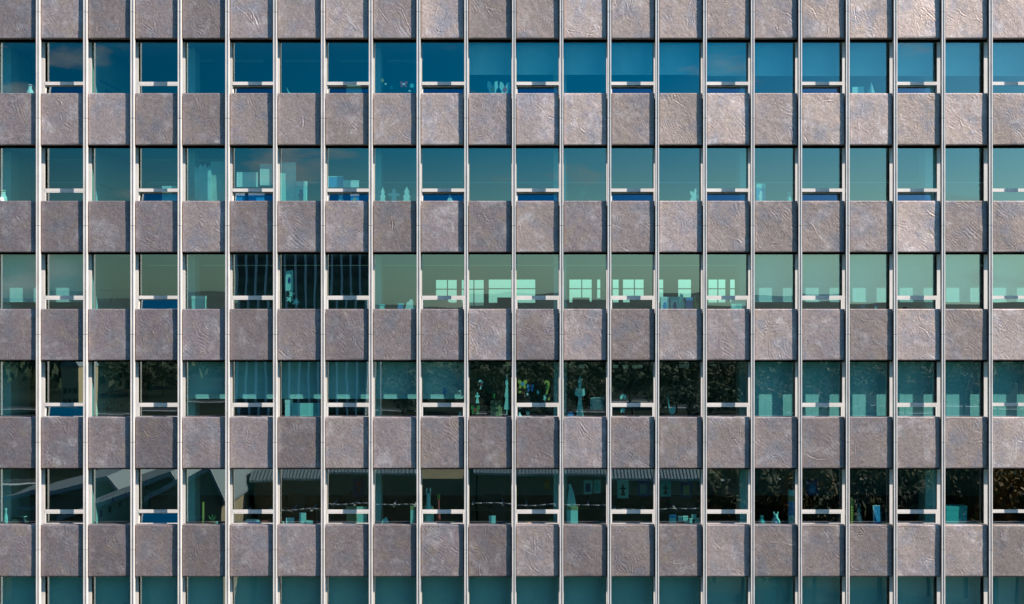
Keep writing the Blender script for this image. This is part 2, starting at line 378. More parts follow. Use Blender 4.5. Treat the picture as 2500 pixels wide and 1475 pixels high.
def make_window(c, r):
    x0, x1, z0, z1 = 0, 0, 0, 0
    m = MB(); x0, x1, z0, z1 = window_frame(m, c, r)
    w = m.build('window', [ALU, DARK, BEAD], building, ((x0 + x1) / 2, Y_FRAME, ZT[r]))
    rr = random.Random(c * 31 + r * 7)
    vent = c % 2 == 1
    zb, zt = vent_geometry(r)
    p = MB(); lo = zt + .001 if vent else z0
    pane_box(p, x0 + .003, x1 - .003, lo, z1 + .01, Y_GLASS)
    g = p.build('glass_pane', [GLASS, CLEAR], w, ((x0 + x1) / 2, Y_GLASS, (lo + z1) / 2))
    g.rotation_euler = (math.radians(rr.uniform(-.17, .17)), 0, math.radians(rr.uniform(-.13, .13)))
    if vent:
        t = MB(); t.box(x0 - .001, x1 + .001, Y_FRAME + .0145, Y_GLASS + .05, zb, zt, 1); t.box(x0 + .0005, x1 - .0005, Y_FRAME - .004, Y_FRAME + .0143, zb, zt, 0); t.build('transom', [ALU, DARK], w, ((x0 + x1) / 2, Y_FRAME, zb))
        a = math.radians(OPEN.get((r, c), 0)); hz = ZT[r] - .035; b = .034
        s = MB(); X0, X1 = x0 + .004, x1 - .004; top = zb - .004
        s.box(X0, X0 + b, Y_FRAME, Y_FRAME + .05, hz, top); s.box(X1 - b, X1, Y_FRAME, Y_FRAME + .05, hz, top)
        s.box(X0 + b, X1 - b, Y_FRAME, Y_FRAME + .05, hz, hz + b); s.box(X0 + b, X1 - b, Y_FRAME, Y_FRAME + .05, top - b * .6, top)
        s.box(X0 + b, X0 + b + .012, Y_FRAME + .02, Y_FRAME + .06, hz + b, top - b * .6, 1); s.box(X1 - b - .012, X1 - b, Y_FRAME + .02, Y_FRAME + .06, hz + b, top - b * .6, 1)
        so = s.build('vent_sash', [SASH, DARK], w, ((x0 + x1) / 2, Y_FRAME + .02, hz)); so.rotation_euler = (-a, 0, 0)
        q = MB(); pane_box(q, X0 + b + .002, X1 - b - .002, hz + b + .002, top - b * .6 - .002, Y_FRAME + .028)
        qo = q.build('vent_pane', [GLASS, CLEAR], w, ((x0 + x1) / 2, Y_FRAME + .02, hz)); qo.rotation_euler = (-a + math.radians(rr.uniform(-.2, .2)), 0, 0)
rm = MB()
ZT_EXT = ZT
for r in range(1, 7):
    for c in range(-2, 24):
        if r <= 5 and 1 <= c <= 20: make_window(c, r)
        else:
            x0, x1, z0, z1 = window_frame(rm, c, r)
            pane_box(rm, x0 + .003, x1 - .003, z0, z1 + .01, Y_GLASS, (3, 4))
            if c % 2 == 1:
                zb, zt = vent_geometry(r); rm.box(x0 + .0005, x1 - .0005, Y_FRAME - .004, Y_GLASS - .002, zb, zt, 0)
rm.build('windows', [ALU, DARK, BEAD, GLASS, CLEAR], building)['kind'] = 'stuff'

# carcass: upstands, slabs, ceilings, columns, end and rear walls
XL, XR = FX[0] - .2, FX[-1] + .2
YB = 12.5
FLOORZ = {}
for r in range(0, 7):
    zs = ZT[r] - .12; fz = ZT[r] - .85; FLOORZ[r] = fz
    zc = (ZB[r] - .06) if r < 6 else ZT[6] - 1.6
    m = MB()
    m.box(XL, XR, .26, Y_GLASS + .02, zc + .0, zs - .003, 0)
    m.box(XL, XR, Y_GLASS + .021, YB, zc + .0, fz, 1)
    m.build('floor_slab', [WALLD, FLOOR], building, (0, 0, fz))
    k = MB(); k.box(XL, XR, Y_GLASS + .021, YB, zc - .012, zc - .001, 0)
    k.build('ceiling', [CEIL], building, (0, 0, zc))
    s = MB(); s.box(XL, XR, Y_GLASS + .022, 1.02, zs - .03, zs + .01, 0); s.box(XL, XR, .86, .96, fz + .002, zs - .031, 0)
    s.build('inner_sill', [SILL], building, (0, 0, zs))
    for ci in (-1, 3, 7, 11, 15, 19):
        x = FX[ci + 3]; q = MB(); top = (ZB[r - 1] - .075) if r > 0 else wz(-250)
        q.box(x - .2, x + .2, 1.1, 1.8, fz + .002, top); q.build('column', [COLUMN], building, (x, 1.4, fz))
m = MB()
m.box(XL, XL + .3, .26, YB, wz(-300), GROUND); m.box(XR - .3, XR, .26, YB, wz(-300), GROUND)
m.build('end_wall', [WALLD], building)
m = MB(); m.box(XL, XR, -.05, YB, wz(-300), wz(-300) + .4); m.build('roof_slab', [WALLD], building)
m = MB(); m.box(XL + .31, XR - .31, .26, YB, GROUND, ZT[6] - 1.61); m.build('lower_storeys', [PANEL], building)
m = MB(); m.box(XL, XR, .245, .259, ZT[0] - .1, wz(-300)); m.build('upper_wall', [WALLD], building)
# rear wall with the far windows of the third and fourth window rows
FARWIN = {3: [(1062, 1117, 681, 742), (1125, 1183, 681, 748), (1191, 1309, 680, 742), (1388, 1447, 680, 740), (1456, 1468, 680, 730), (1494, 1513, 680, 740), (1519, 1574, 680, 740), (1606, 1622, 680, 740), (1654, 1690, 680, 740), (1728, 1774, 680, 742), (1781, 1797, 680, 742)],
          4: [(1225, 1247, 888, 896), (1387, 1396, 887, 900), (1411, 1430, 888, 901), (1494, 1512, 888, 901), (1519, 1537, 888, 902), (1541, 1572, 889, 901), (1656, 1686, 886, 900), (1730, 1752, 887, 895), (1780, 1794, 889, 896)]}
FWM = mat('far_window_frame', (.05, .05, .05), .6)
for r in range(1, 7):
    z0, z1 = FLOORZ[r] + .002, ZB[r - 1] - .075
    holes = sorted((wx(a, YB), wx(b, YB), wz(d, YB), wz(c, YB)) for a, b, c, d in FARWIN.get(r, []))
    m = MB(); x = XL
    for a, b, c, d in holes:
        m.box(x, a, YB, YB + .2, z0, z1); m.box(a, b, YB, YB + .2, z0, c); m.box(a, b, YB, YB + .2, d, z1); x = b
    m.box(x, XR, YB, YB + .2, z0, z1)
    m.build('rear_wall', [INWALL], building, (0, YB, z0))
    for i, (a, b, c, d) in enumerate(holes):
        f = MB(); w = .035
        f.box(a, a + w, YB + .05, YB + .12, c, d); f.box(b - w, b, YB + .05, YB + .12, c, d); f.box(a + w, b - w, YB + .05, YB + .12, c, c + w); f.box(a + w, b - w, YB + .05, YB + .12, d - w, d)
        if r == 3:
            f.box(a + w, b - w, YB + .06, YB + .10, d - .42, d - .38)
            if b - a > .6: f.box((a * .45 + b * .55) - .02, (a * .45 + b * .55) + .02, YB + .06, YB + .10, c + w, d - w)
        fo = f.build('rear_window', [FWM], building, (a, YB, c))
        q = MB(); q.box(a + w, b - w, YB + .075, YB + .083, c + w, d - w); q.build('rear_pane', [CLEAR], fo, (a, YB, c))
# partitions that run back from the facade
for r in range(1, 6):
    for ci in ((-1, 1) if r != 4 else (-1, 1, 7)):
        x = FX[ci + 3] + .02
        m = MB(); m.box(x - .05, x + .05, Y_GLASS + .06 if ci == 1 else 1.82, 7.0 if ci > 0 else 3.2, FLOORZ[r] + .003, ZB[r - 1] - .078); m.build('partition', [INWALL], building, (x, 1, FLOORZ[r]))


# ------------------------------------------------------------------ blinds, furniture and small things behind the glass
FABRIC = mat('blind_fabric', (.70, .74, .72), .9, noise=.04, nscale=3)
PALE = mat('pale_card', (.80, .80, .74), .8); WHITE = mat('white_paper', (.86, .86, .84), .8); MINT = mat('mint_card', (.50, .74, .68), .8)
BLUE = mat('blue_card', (.05, .30, .62), .7); RED = mat('red_card', (.60, .05, .05), .7); YELL = mat('yellow_card', (.60, .42, .08), .7)
GREEN = mat('green_leaf', (.07, .20, .05), .6); NAVY = mat('navy_card', (.03, .06, .22), .7); TAN = mat('tan_card', (.42, .32, .16), .8, noise=.15, nscale=8)
BLACK = mat('black_plastic', (.02, .02, .02), .5); TEAL = mat('teal_board', (.10, .50, .48), .7); ORNG = mat('orange_card', (.75, .25, .04), .7)
CLAY = mat('clay_pot', (.40, .16, .08), .8); WOOD = mat('desk_laminate', (.30, .22, .13), .6); STEEL = mat('desk_steel', (.25, .25, .26), .4, .6)
ORD = ['first', 'second', 'third', 'fourth', 'fifth', 'sixth', 'seventh', 'eighth', 'ninth', 'tenth', 'eleventh', 'twelfth', 'thirteenth', 'fourteenth', 'fifteenth', 'sixteenth', 'seventeenth', 'eighteenth', 'nineteenth', 'twentieth', 'twenty-first', 'twenty-second']
ROWN = {1: 'top', 2: 'second', 3: 'third', 4: 'fourth', 5: 'fifth', 6: 'bottom'}
def blind(c, r, py, state):
    x0, x1 = bay(c); x0 += .075; x1 -= .075; zt = ZB[r - 1] - .065; YBL = .66; zb = wz(py, YBL)
    t = thing('roller_blind', f'roller blind {state}, {ORD[c]} window from the left, {ROWN[r]} row', 'blind', ((x0 + x1) / 2, YBL, zt), f'roller blinds in the {ROWN[r]} window row')
    k = MB(); n = 12
    for i in range(n):
        a, b = x0 + (x1 - x0) * i / n, x0 + (x1 - x0) * (i + 1) / n
        k.box(a, b, YBL + (.0012 if i % 2 else 0), YBL + .004, zb, zt - .03)
    k.build('fabric', [FABRIC], t, ((x0 + x1) / 2, YBL, zt))
    k = MB(); k.box(x0, x1, YBL - .008, YBL + .012, zb - .028, zb - .001); k.build('bottom_bar', [PALE], t, ((x0 + x1) / 2, YBL, zb))
    k = MB(); k.tube([(x0 + .01, YBL + .03, zt - .028), (x1 - .01, YBL + .03, zt - .028)], .025, 8); k.build('roller', [PALE], t, ((x0 + x1) / 2, YBL, zt))
for c in range(10, 22): blind(c, 1, 180 + (c > 14) * 3, 'half lowered')
for c in (0, 1, 16, 17, 18, 19, 20, 21): blind(c, 3, 735, 'lowered almost to the sill')
for c in range(4, 10): blind(c, 4, 971, 'lowered three quarters')
for c in range(16, 22): blind(c, 4, 1024, 'fully lowered')
for c in range(0, 22): blind(c, 6, 1552, 'fully lowered')

def sill_z(r): return ZT[r] - .108
def outline(kind, x0, x1, z0, z1, seed=1):
    w, h = x1 - x0, z1 - z0; cx = (x0 + x1) / 2; R = random.Random(seed)
    def S(pts): return [(x0 + u * w, z0 + v * h) for u, v in pts]
    if kind == 'card': return S([(0, .0), (1, .03), (.97, 1), (.04, .96)])
    if kind == 'flower':
        return [(cx + w / 2 * (.72 + .28 * math.cos(5 * a)) * math.cos(a), (z0 + z1) / 2 + h / 2 * (.72 + .28 * math.cos(5 * a)) * math.sin(a)) for a in [2 * math.pi * i / 40 for i in range(40)]]
    if kind == 'star':
        return [(cx + w / 2 * (1 if i % 2 == 0 else .48) * math.sin(i * math.pi / 5), (z0 + z1) / 2 + h / 2 * (1 if i % 2 == 0 else .48) * math.cos(i * math.pi / 5)) for i in range(10)]
    if kind == 'tree': return S([(.42, 0), (.42, .12), (.02, .12), (.3, .4), (.12, .4), (.36, .68), (.22, .68), (.5, 1), (.78, .68), (.64, .68), (.88, .4), (.7, .4), (.98, .12), (.58, .12), (.58, 0)])
    if kind == 'tent': return S([(0, 0), (.5, 1), (1, 0), (.62, 0), (.5, .3), (.38, 0)])
    if kind == 'jag': return S([(.05, 0), (.0, .86), (.10, .93), (.2, .86), (.36, .98), (.52, .9), (.62, 1), (.75, .88), (.86, .95), (1, .84), (.96, 0)])
    if kind == 'cloud': return S([(.1, 0), (.0, .25), (.12, .45), (.2, .75), (.42, .8), (.55, 1), (.8, .9), (.85, .62), (1, .45), (.92, .1), (.8, 0)])
    if kind == 'angel': return S([(.15, 0), (.38, .5), (.05, .55), (.12, .7), (.38, .68), (.36, .85), (.5, 1), (.64, .85), (.62, .68), (.88, .7), (.95, .55), (.62, .5), (.85, 0)])
    if kind == 'cane': return S([(.25, 0), (.5, .62), (.45, .8), (.3, .84), (.12, .72), (0, .8), (.2, 1), (.55, 1), (.85, .85), (.8, .6), (.5, 0)])
    if kind == 'leaf': return S([(.0, .9), (.12, .55), (.3, .3), (.55, .28), (.75, .38), (1, .3), (.9, .08), (.6, 0), (.3, .02), (.12, .3)])
    if kind == 'butterfly': return S([(.5, .35), (.3, .05), (.08, .12), (.2, .42), (0, .62), (.06, .96), (.3, .9), (.5, .6), (.7, .9), (.94, .96), (1, .62), (.8, .42), (.92, .12), (.7, .05)])
    if kind == 'mitten': return S([(.25, 0), (.15, .35), (.0, .55), (.1, .68), (.25, .58), (.22, .85), (.45, 1), (.8, .92), (.9, .5), (.78, 0)])
    if kind == 'drop': return [(cx + w / 2 * math.sin(a) * (1 - .4 * max(0, math.cos(a))), (z0 + z1) / 2 + h / 2 * math.cos(a)) for a in [2 * math.pi * i / 22 for i in range(22)]]
    if kind == 'house': return S([(0, 0), (0, .6), (.5, 1), (1, .6), (1, 0), (.6, 0), (.6, .3), (.4, .3), (.4, 0)])
    if kind == 'cone': return S([(0, 0), (.12, .55), (.24, .86), (.08, .98), (.4, 1), (.6, .8), (.85, .4), (1, 0)])
def cutout(name, label, cat, kind, px0, px1, py0, py1, r, m, y=.70, group=None, accent=None, pins=True):
    """paper shapes fixed to the inside of the glass, or boards stood on the sill when py1 is None"""
    y -= .31; x0, x1 = wx(px0, y), wx(px1, y); z1 = wz(py0, y); z0 = sill_z(r) if py1 is None else wz(py1, y)
    t = thing(name, label, cat, ((x0 + x1) / 2, y, z0), group)
    k = MB(); k.prism(outline(kind, x0, x1, z0, z1), y, y + .012); k.build('paper_shape', [m], t, ((x0 + x1) / 2, y, z0))
    if accent is not None:
        w, h = (x1 - x0), (z1 - z0); k = MB()
        k.prism(outline('drop', x0 + .32 * w, x0 + .68 * w, z0 + .35 * h, z0 + .68 * h), y - .006, y - .0005); k.build('inlay', [accent], t, ((x0 + x1) / 2, y, z0))
    return t
def board(name, label, cat, px0, px1, py0, py1, r, m, y=.78, lean=.10, edge=None, d=.03):
    """card or carton standing on the sill, leaning back a little"""
    y -= .31; x0, x1 = wx(px0, y), wx(px1, y); z1 = wz(py0, y); z0 = sill_z(r) if py1 is None else wz(py1, y)
    t = thing(name, label, cat, ((x0 + x1) / 2, y, z0))
    k = MB(); k.box(x0, x1, y, y + d, z0, z1); k.build('sheet', [m], t, ((x0 + x1) / 2, y, z0))
    k = MB(); w = min(.02, (x1 - x0) * .12)
    k.box(x0 - .002, x0 + w, y - .004, y + d + .002, z0, z1 + .002); k.box(x0 + w, x1, y - .004, y - .0005, z1 - w, z1 + .002)
    k.build('edge_strip', [edge or WHITE], t, ((x0 + x1) / 2, y, z0)); t.rotation_euler = (-lean * .5, 0, 0)
    return t
def carton(name, label, px0, px1, py0, py1, r, m, lid, y=.74, d=.2, mark=None):
    y -= .31; x0, x1 = wx(px0, y), wx(px1, y); z1 = wz(py0, y); z0 = sill_z(r) if py1 is None else wz(py1, y); h = z1 - z0
    t = thing(name, label, 'box', ((x0 + x1) / 2, y, z0))
    k = MB(); k.box(x0, x1, y, y + d, z0, z0 + h * .8); k.build('body', [m], t, ((x0 + x1) / 2, y, z0))
    k = MB(); k.box(x0 - .006, x1 + .006, y - .006, y + d + .006, z0 + h * .8, z1); k.build('lid', [lid], t, ((x0 + x1) / 2, y, z0))
    if mark is not None:
        w = x1 - x0; k = MB(); k.prism(outline('mitten', x0 + .22 * w, x0 + .78 * w, z0 + .15 * h, z0 + .68 * h), y - .004, y - .0005); k.build('printed_mark', [mark], t, ((x0 + x1) / 2, y, z0))
    return t
def pot(name, label, cat, px, w, py0, r, m, m2, y=.78, kind='vase'):
    y -= .30; x = wx(px, y); z0 = sill_z(r); h = wz(py0, y) - z0; R = w / 80 / 2
    t = thing(name, label, cat, (x, y, z0))
    if kind == 'vase':
        k = MB(); k.lathe([(R * .55, 0), (R, h * .25), (R * .9, h * .5), (R * .4, h * .75), (R * .55, h * .9), (R * .5, h)], x, y, z0); k.build('body', [m], t, (x, y, z0))
        k = MB(); k.lathe([(R * .58, h * .90), (R * .62, h * .93), (R * .58, h * .97)], x, y, z0); k.build('rim', [m2], t, (x, y, z0))
    if kind == 'bottle':
        k = MB(); k.lathe([(R, 0), (R, h * .62), (R * .45, h * .78), (R * .4, h * .9)], x, y, z0); k.build('body', [m], t, (x, y, z0))
        k = MB(); k.lathe([(R * .45, h * .9), (R * .45, h)], x, y, z0); k.build('cap', [m2], t, (x, y, z0))
    if kind == 'plant':
        k = MB(); k.lathe([(R * .5, 0), (R * .7, .12), (R * .74, .13)], x, y, z0); k.build('pot', [CLAY], t, (x, y, z0))
        k = MB(); q = random.Random(int(px))
        for i in range(16):
            a = q.uniform(0, 6.28); u = q.uniform(.35, 1) * R; hh = q.uniform(.5, 1) * (h - .1); z = z0 + .12
            p = Vector((x, y, z)); e = Vector((x + u * math.cos(a), y + .6 * u * math.sin(a), z + hh)); s = Vector((math.sin(a), -math.cos(a), .2)) * .018; mid = p.lerp(e, .55) + Vector((0, 0, .05 * hh))
            k.quad(tuple(p), tuple(mid - s), tuple(e), tuple(mid + s))
        k.build('leaves', [m], t, (x, y, z0))
    if kind == 'creature':
        k = MB(); k.lathe([(R * .6, 0), (R, h * .2), (R * .85, h * .42), (R * .45, h * .6), (R * .5, h * .72), (R * .3, h * .85)], x, y, z0); k.build('body', [m], t, (x, y, z0))
        k = MB()
        for sgn in (-1, 1): k.lathe([(.016, h * .8), (.026, h * .92), (.012, h)], x + sgn * R * .42, y, z0, 8)
        k.build('knobs', [m2], t, (x, y, z0))
    return t
# top row
pot('paper_ball', 'pale round paper ball on the sill of the top left window', 'ornament', 73, 20, 206, 1, WHITE, RED)
cutout('paper_heap', 'long low heap of pale paper on the sill of the third top window', 'paper', 'leaf', 232, 292, 221, None, 1, PALE, .80)
cutout('paper_branch', 'pale green antler shaped paper branch in the seventh window of the top row', 'ornament', 'leaf', 699, 750, 209, None, 1, MINT, .72)
board('paper_sheet', 'pale sheet hung inside below the transom of the eighth top window', 'paper', 846, 884, 204, None, 1, MINT, .80, .0)
for i, (a, b, c, d, m, k, w) in enumerate([(929, 938, 191, 201, YELL, 'flower', 'yellow'), (938, 945, 201, 208, PALE, 'star', 'small pale'), (951, 961, 209, 218, TEAL, 'flower', 'teal'), (976, 995, 197, 213, RED, 'butterfly', 'red and white'), (1000, 1012, 203, 214, TEAL, 'drop', 'round blue green'), (996, 1004, 218, 225, WHITE, 'star', 'white')]):
    cutout('window_sticker', f'{w} paper {k} stuck on the ninth window of the top row', 'sticker', k, a, b, c, d, 1, m, .70, 'paper stickers on the ninth top window', WHITE if m is RED else None)
cutout('paper_figure', 'pale paper butterfly with a yellow centre at the eleventh top window', 'ornament', 'butterfly', 1189, 1216, 195, None, 1, MINT, .70, None, YELL)
cutout('paper_figure', 'pale paper butterfly with a red centre beside the mullion of the eleventh top window', 'ornament', 'butterfly', 1219, 1247, 197, None, 1, MINT, .71, None, RED)
cutout('folded_card', 'wide pale folded card on the sill of the nineteenth top window', 'card', 'card', 2080, 2110, 211, None, 1, PALE, .71)
cutout('folded_card', 'taller pointed pale card on the sill of the nineteenth top window', 'card', 'tent', 2115, 2140, 200, None, 1, PALE, .71)
# second row
pot('vase', 'pale vase at the left edge of the first window in the second row', 'vase', 8, 24, 464, 2, PALE, GREEN)
board('paper_sheet', 'pale sheet half hidden by the transom of the fourth second row window', 'paper', 396, 431, 454, None, 2, MINT, .80, .0)
cutout('crown_board', 'tall pale board with a jagged crown edge in the fifth second row window', 'board', 'jag', 474, 516, 398, None, 2, mat('faded_card', (.46, .62, .60), .85, noise=.25, nscale=3), .76)
board('wide_board', 'large plain pale board beside the jagged one in the fifth second row window', 'board', 514, 548, 395, None, 2, mat('kraft_board', (.52, .56, .48), .85, noise=.15, nscale=2), .82, .05)
t = thing('paper_roll', 'thin pale roll of paper leaning before the boards in the second row', 'paper roll', (wx(500, .735), .735, sill_z(2)))
k = MB(); k.tube([(wx(512, .735), .735, sill_z(2) + .02), (wx(499, .75), .745, wz(428, .75))], .03, 8); k.build('roll', [YELL if 0 else PALE], t, (wx(500, .735), .735, sill_z(2)))
k = MB(); k.tube([(wx(542, .735), .735, sill_z(2) + .02), (wx(535, .75), .745, wz(418, .75))], .012, 8); k.build('rod', [WHITE], t, (wx(500, .735), .735, sill_z(2)))
board('notice', 'wide pale notice hung above the transom of the sixth second row window', 'notice', 578, 629, 420, 456, 2, PALE, .74, 0)
board('notice', 'upright pale notice at the right side of the sixth second row window', 'notice', 635, 664, 400, 452, 2, PALE, .74, 0)
carton('storage_box', 'small blue box under the transom, left in the sixth second row window', 575, 597, 471, None, 2, BLUE, WHITE)
carton('storage_box', 'wider blue box with white lid, right in the sixth second row window', 607, 645, 470, None, 2, BLUE, WHITE)
board('tall_board', 'tallest pale board, standing left in the seventh second row window', 'board', 684, 722, 396, None, 2, MINT, .80, .02)
carton('paper_carton', 'pale carton with a dark handle slot beside the tallest board', 722, 748, 442, None, 2, MINT, PALE, mark=NAVY)
board('picture_board', 'blue picture board above the transom of the eighth second row window', 'picture', 801, 838, 430, 457, 2, BLUE, .74, 0)
board('open_book', 'open white book above the transom beside the blue picture board', 'book', 838, 876, 440, 457, 2, WHITE, .74, 0)
pot('figurine', 'pale bobbed figurine under the transom of the eighth second row window', 'figurine', 832, 18, 471, 2, MINT, PALE, kind='creature')
carton('striped_tin', 'white and blue tin right of the figurine in the second row', 856, 876, 473, None, 2, BLUE, WHITE, mark=YELL)
for i, (a, b, c, k, w) in enumerate([(925, 944, 456, 'tree', 'leftmost'), (946, 978, 458, 'angel', 'middle, winged'), (980, 1006, 455, 'tree', 'rightmost')]):
    cutout('paper_tree', f'{w} of three pale paper cutouts in the ninth second row window', 'ornament', k, a, b, c, None, 2, PALE, .71, 'pale paper cutouts in the ninth second row window')
cutout('paper_tent', 'pale tent shaped paper under the transom of the tenth second row window', 'ornament', 'tent', 1086, 1111, 474, None, 2, PALE, .75)
pot('spiky_plant', 'yellow green spiky plant in the thirteenth second row window', 'plant', 1420, 30, 450, 2, GREEN, CLAY, kind='plant')
cutout('paper_clover', 'pale five lobed paper flower in the fifteenth second row window', 'ornament', 'flower', 1682, 1708, 458, None, 2, PALE, .71)
carton('blue_bag', 'blue gift bag with pale rim in the seventeenth second row window', 1847, 1869, 448, None, 2, BLUE, MINT, mark=WHITE)
pot('vase', 'pale slim vase right of the blue bag in the second row', 'vase', 1927, 16, 468, 2, MINT, PALE)
# third row
carton('monitor_box', 'pale green box at the left of the fifth third row window', 468, 500, 722, None, 3, MINT, PALE)
cutout('leaning_board', 'pale board leaning high in the seventh third row window', 'board', 'card', 697, 716, 659, 710, 3, MINT, .72, None, NAVY)
for i, (a, b, c, d, w) in enumerate([(704, 720, 708, 726, 'top'), (698, 716, 722, 738, 'middle left'), (712, 732, 728, 746, 'lower right')]):
    cutout('paper_flower', f'pale paper flower, {w} in the cluster of the seventh third row window', 'ornament', 'flower', a, b, c, d, 3, MINT, .70 + .016 * i, 'pale paper flowers in the seventh third row window')
cutout('paper_cloud', 'pale cloud shaped paper in the ninth third row window', 'ornament', 'cloud', 988, 1013, 729, None, 3, PALE, .71)
carton('small_carton', 'small blue carton on the sill of the ninth third row window', 970, 984, 740, None, 3, BLUE, TEAL)
carton('small_carton', 'small pale carton at the left of the ninth third row window', 927, 940, 742, None, 3, MINT, TEAL)
carton('mug_box', 'white carton with a blue mark, left of two in the fifteenth third row window', 1613, 1634, 724, None, 3, WHITE, WHITE, mark=BLUE)
carton('mug_box', 'white carton with a dark blue mark, right of two in the fifteenth third row window', 1637, 1658, 724, None, 3, WHITE, MINT, mark=NAVY)
cutout('paper_cloud', 'pale green cloud shaped board behind the white cartons', 'ornament', 'cloud', 1648, 1673, 715, None, 3, MINT, .96)
carton('blue_box', 'bright blue box with navy base at the fifteenth third row window', 1675, 1691, 726, None, 3, NAVY, BLUE)
pot('spray_bottle', 'pale bottle on the sill beside the yellow box in the third row', 'bottle', 1697, 8, 722, 3, YELL, WHITE, kind='bottle')
carton('yellow_box', 'small yellow box at the right of the fifteenth third row window', 1700, 1711, 736, None, 3, YELL, ORNG)
cutout('paper_leaf', 'pale picture hung low in the sixteenth third row window', 'picture', 'card', 1784, 1822, 728, None, 3, MINT, .72, None, TEAL)
t = thing('hose_coil', 'coil of blue grey hose on the sill of the nineteenth third row window', 'hose', (wx(2122, .8), .8, sill_z(3)))
k = MB()
for q in range(4):
    R_ = .17 + .03 * q; k.tube([(wx(2122, .8) + R_ * math.cos(a), .74 + .02 * q, sill_z(3) + .16 + (.14 - .012 * q) * math.sin(a)) for a in [2 * math.pi * i / 20 for i in range(21)]], .016, 6)
k.build('coil', [mat('hose_rubber', (.25, .42, .55), .5)], t, (wx(2122, .8), .8, sill_z(3)))
k = MB(); k.tube([(wx(2100, .8), .74, sill_z(3) + .02), (wx(2085, .8), .74, sill_z(3) + .05)], .022, 8); k.build('nozzle', [YELL], t, (wx(2122, .8), .8, sill_z(3)))
t = thing('red_reflection_bar', 'red bar added as the mirrored line of a red roof, across the eighteenth and nineteenth third row windows', 'bar', (wx(2060, 1.0), .98, wz(742, 1.0)))  # added bar, stands in for a red roof mirrored in the glass
k = MB(); k.tube([(wx(2024, .98), .98, wz(739, .98)), (wx(2104, .98), .98, wz(739, .98))], .02, 8); k.build('bar', [RED], t, (wx(2060, 1.0), .98, wz(742, 1.0)))
k = MB()
for q in (2030, 2098): k.tube([(wx(q, .98), .98, wz(739, .98)), (wx(q, .98), .98, sill_z(3))], .012, 6)
k.build('foot', [RED], t, (wx(2060, 1.0), .98, wz(742, 1.0)))
# fourth row
carton('white_pillar_box', 'narrow pale upright box in the seventh fourth row window', 696, 711, 976, None, 4, WHITE, PALE)
board('counter_screen', 'wide pale counter screen in the seventh fourth row window', 'screen', 713, 781, 984, None, 4, MINT, .80, 0)
cutout('paper_star', 'bright blue paper flower on the blind of the tenth fourth row window', 'sticker', 'flower', 1078, 1093, 945, 967, 4, BLUE, .70)
cutout('paper_twist', 'grey twisted paper by the mullion of the tenth fourth row window', 'sticker', 'cane', 1119, 1130, 952, 972, 4, PALE, .70)
pot('white_cup', 'white cup on the sill at the right of the tenth fourth row window', 'cup', 1124, 16, 1005, 4, WHITE, WHITE)
for i, (a, b, c, d, m, k, w, ac) in enumerate([(1168, 1181, 927, 950, WHITE, 'cane', 'red and white cane', RED), (1159, 1172, 956, 984, MINT, 'angel', 'pale angel with yellow head', None), (1149, 1172, 988, 1013, GREEN, 'butterfly', 'green and red butterfly', RED), (1200, 1209, 957, 973, GREEN, 'drop', 'small green drop', YELL), (1230, 1245, 905, 1012, MINT, 'tree', 'tall slender mint tree', None)]):
    cutout('window_sticker', f'{w} of paper on the eleventh fourth row window', 'sticker', k, a, b, c, d, 4, m, .70 + .015 * (i % 2), 'paper shapes on the eleventh fourth row window', ac)
for i, (a, b, c, d, m, k, w, ac) in enumerate([(1264, 1287, 924, 950, YELL, 'butterfly', 'yellow butterfly with blue centre', BLUE), (1286, 1304, 937, 957, BLUE, 'butterfly', 'bright blue butterfly', NAVY), (1328, 1345, 928, 962, YELL, 'cane', 'yellow and green seahorse curve', GREEN), (1266, 1272, 953, 960, YELL, 'drop', 'small yellow dot', None), (1284, 1292, 958, 966, WHITE, 'star', 'white star', None), (1310, 1317, 952, 962, MINT, 'drop', 'mint drop', None), (1326, 1334, 962, 980, MINT, 'flower', 'pale mint flower', None), (1337, 1343, 970, 977, YELL, 'drop', 'yellow dot near the transom', None), (1264, 1274, 992, 998, WHITE, 'flower', 'white flower under the transom', None), (1285, 1293, 1003, 1013, MINT, 'drop', 'mint drop under the transom', YELL)]):
    cutout('window_sticker', f'{w} of paper on the twelfth fourth row window', 'sticker', k, a, b, c, d, 4, m, .70 if d < 985 else .72, 'paper shapes on the twelfth fourth row window', ac)
pot('white_cup', 'white cup on the sill at the left of the twelfth fourth row window', 'cup', 1268, 12, 1006, 4, WHITE, WHITE)
t = thing('bead_garland', 'string of small yellow beads across the eleventh fourth row window', 'garland', (wx(1205, .70), .70, wz(929, .70)))
k = MB(); k.tube([(wx(1172, .70), .70, wz(929, .70)), (wx(1232, .70), .70, wz(929, .70))], .003, 4); k.build('cord', [BLACK], t, (wx(1205, .70), .70, wz(929, .70)))
for q in range(6):
    k = MB(); x = wx(1188 + 8.4 * q, .70); k.lathe([(.008, -.02), (.022, 0), (.008, .02)], x, .70, wz(929, .70), 8); k.build('bead', [YELL], t, (x, .70, wz(929, .70)))
board('tan_backdrop', 'tan board standing in the eleventh fourth row window', 'board', 1198, 1226, 978, None, 4, TAN, 1.06, 0, TAN)
cutout('paper_tree', 'tall pale paper silhouette in the thirteenth fourth row window', 'ornament', 'angel', 1402, 1430, 915, None, 4, MINT, .80)
t = board('grey_screen', 'tilted dark grey screen right in the thirteenth fourth row window', 'screen', 1442, 1476, 970, 1000, 4, STEEL, 1.0, .2, PALE)
carton('blue_toy', 'small blue toy box on the sill of the thirteenth fourth row window', 1386, 1402, 1006, None, 4, BLUE, NAVY)
cutout('paper_star', 'mint paper house above the transom of the fourteenth fourth row window', 'sticker', 'house', 1514, 1529, 961, 974, 4, MINT, .70)
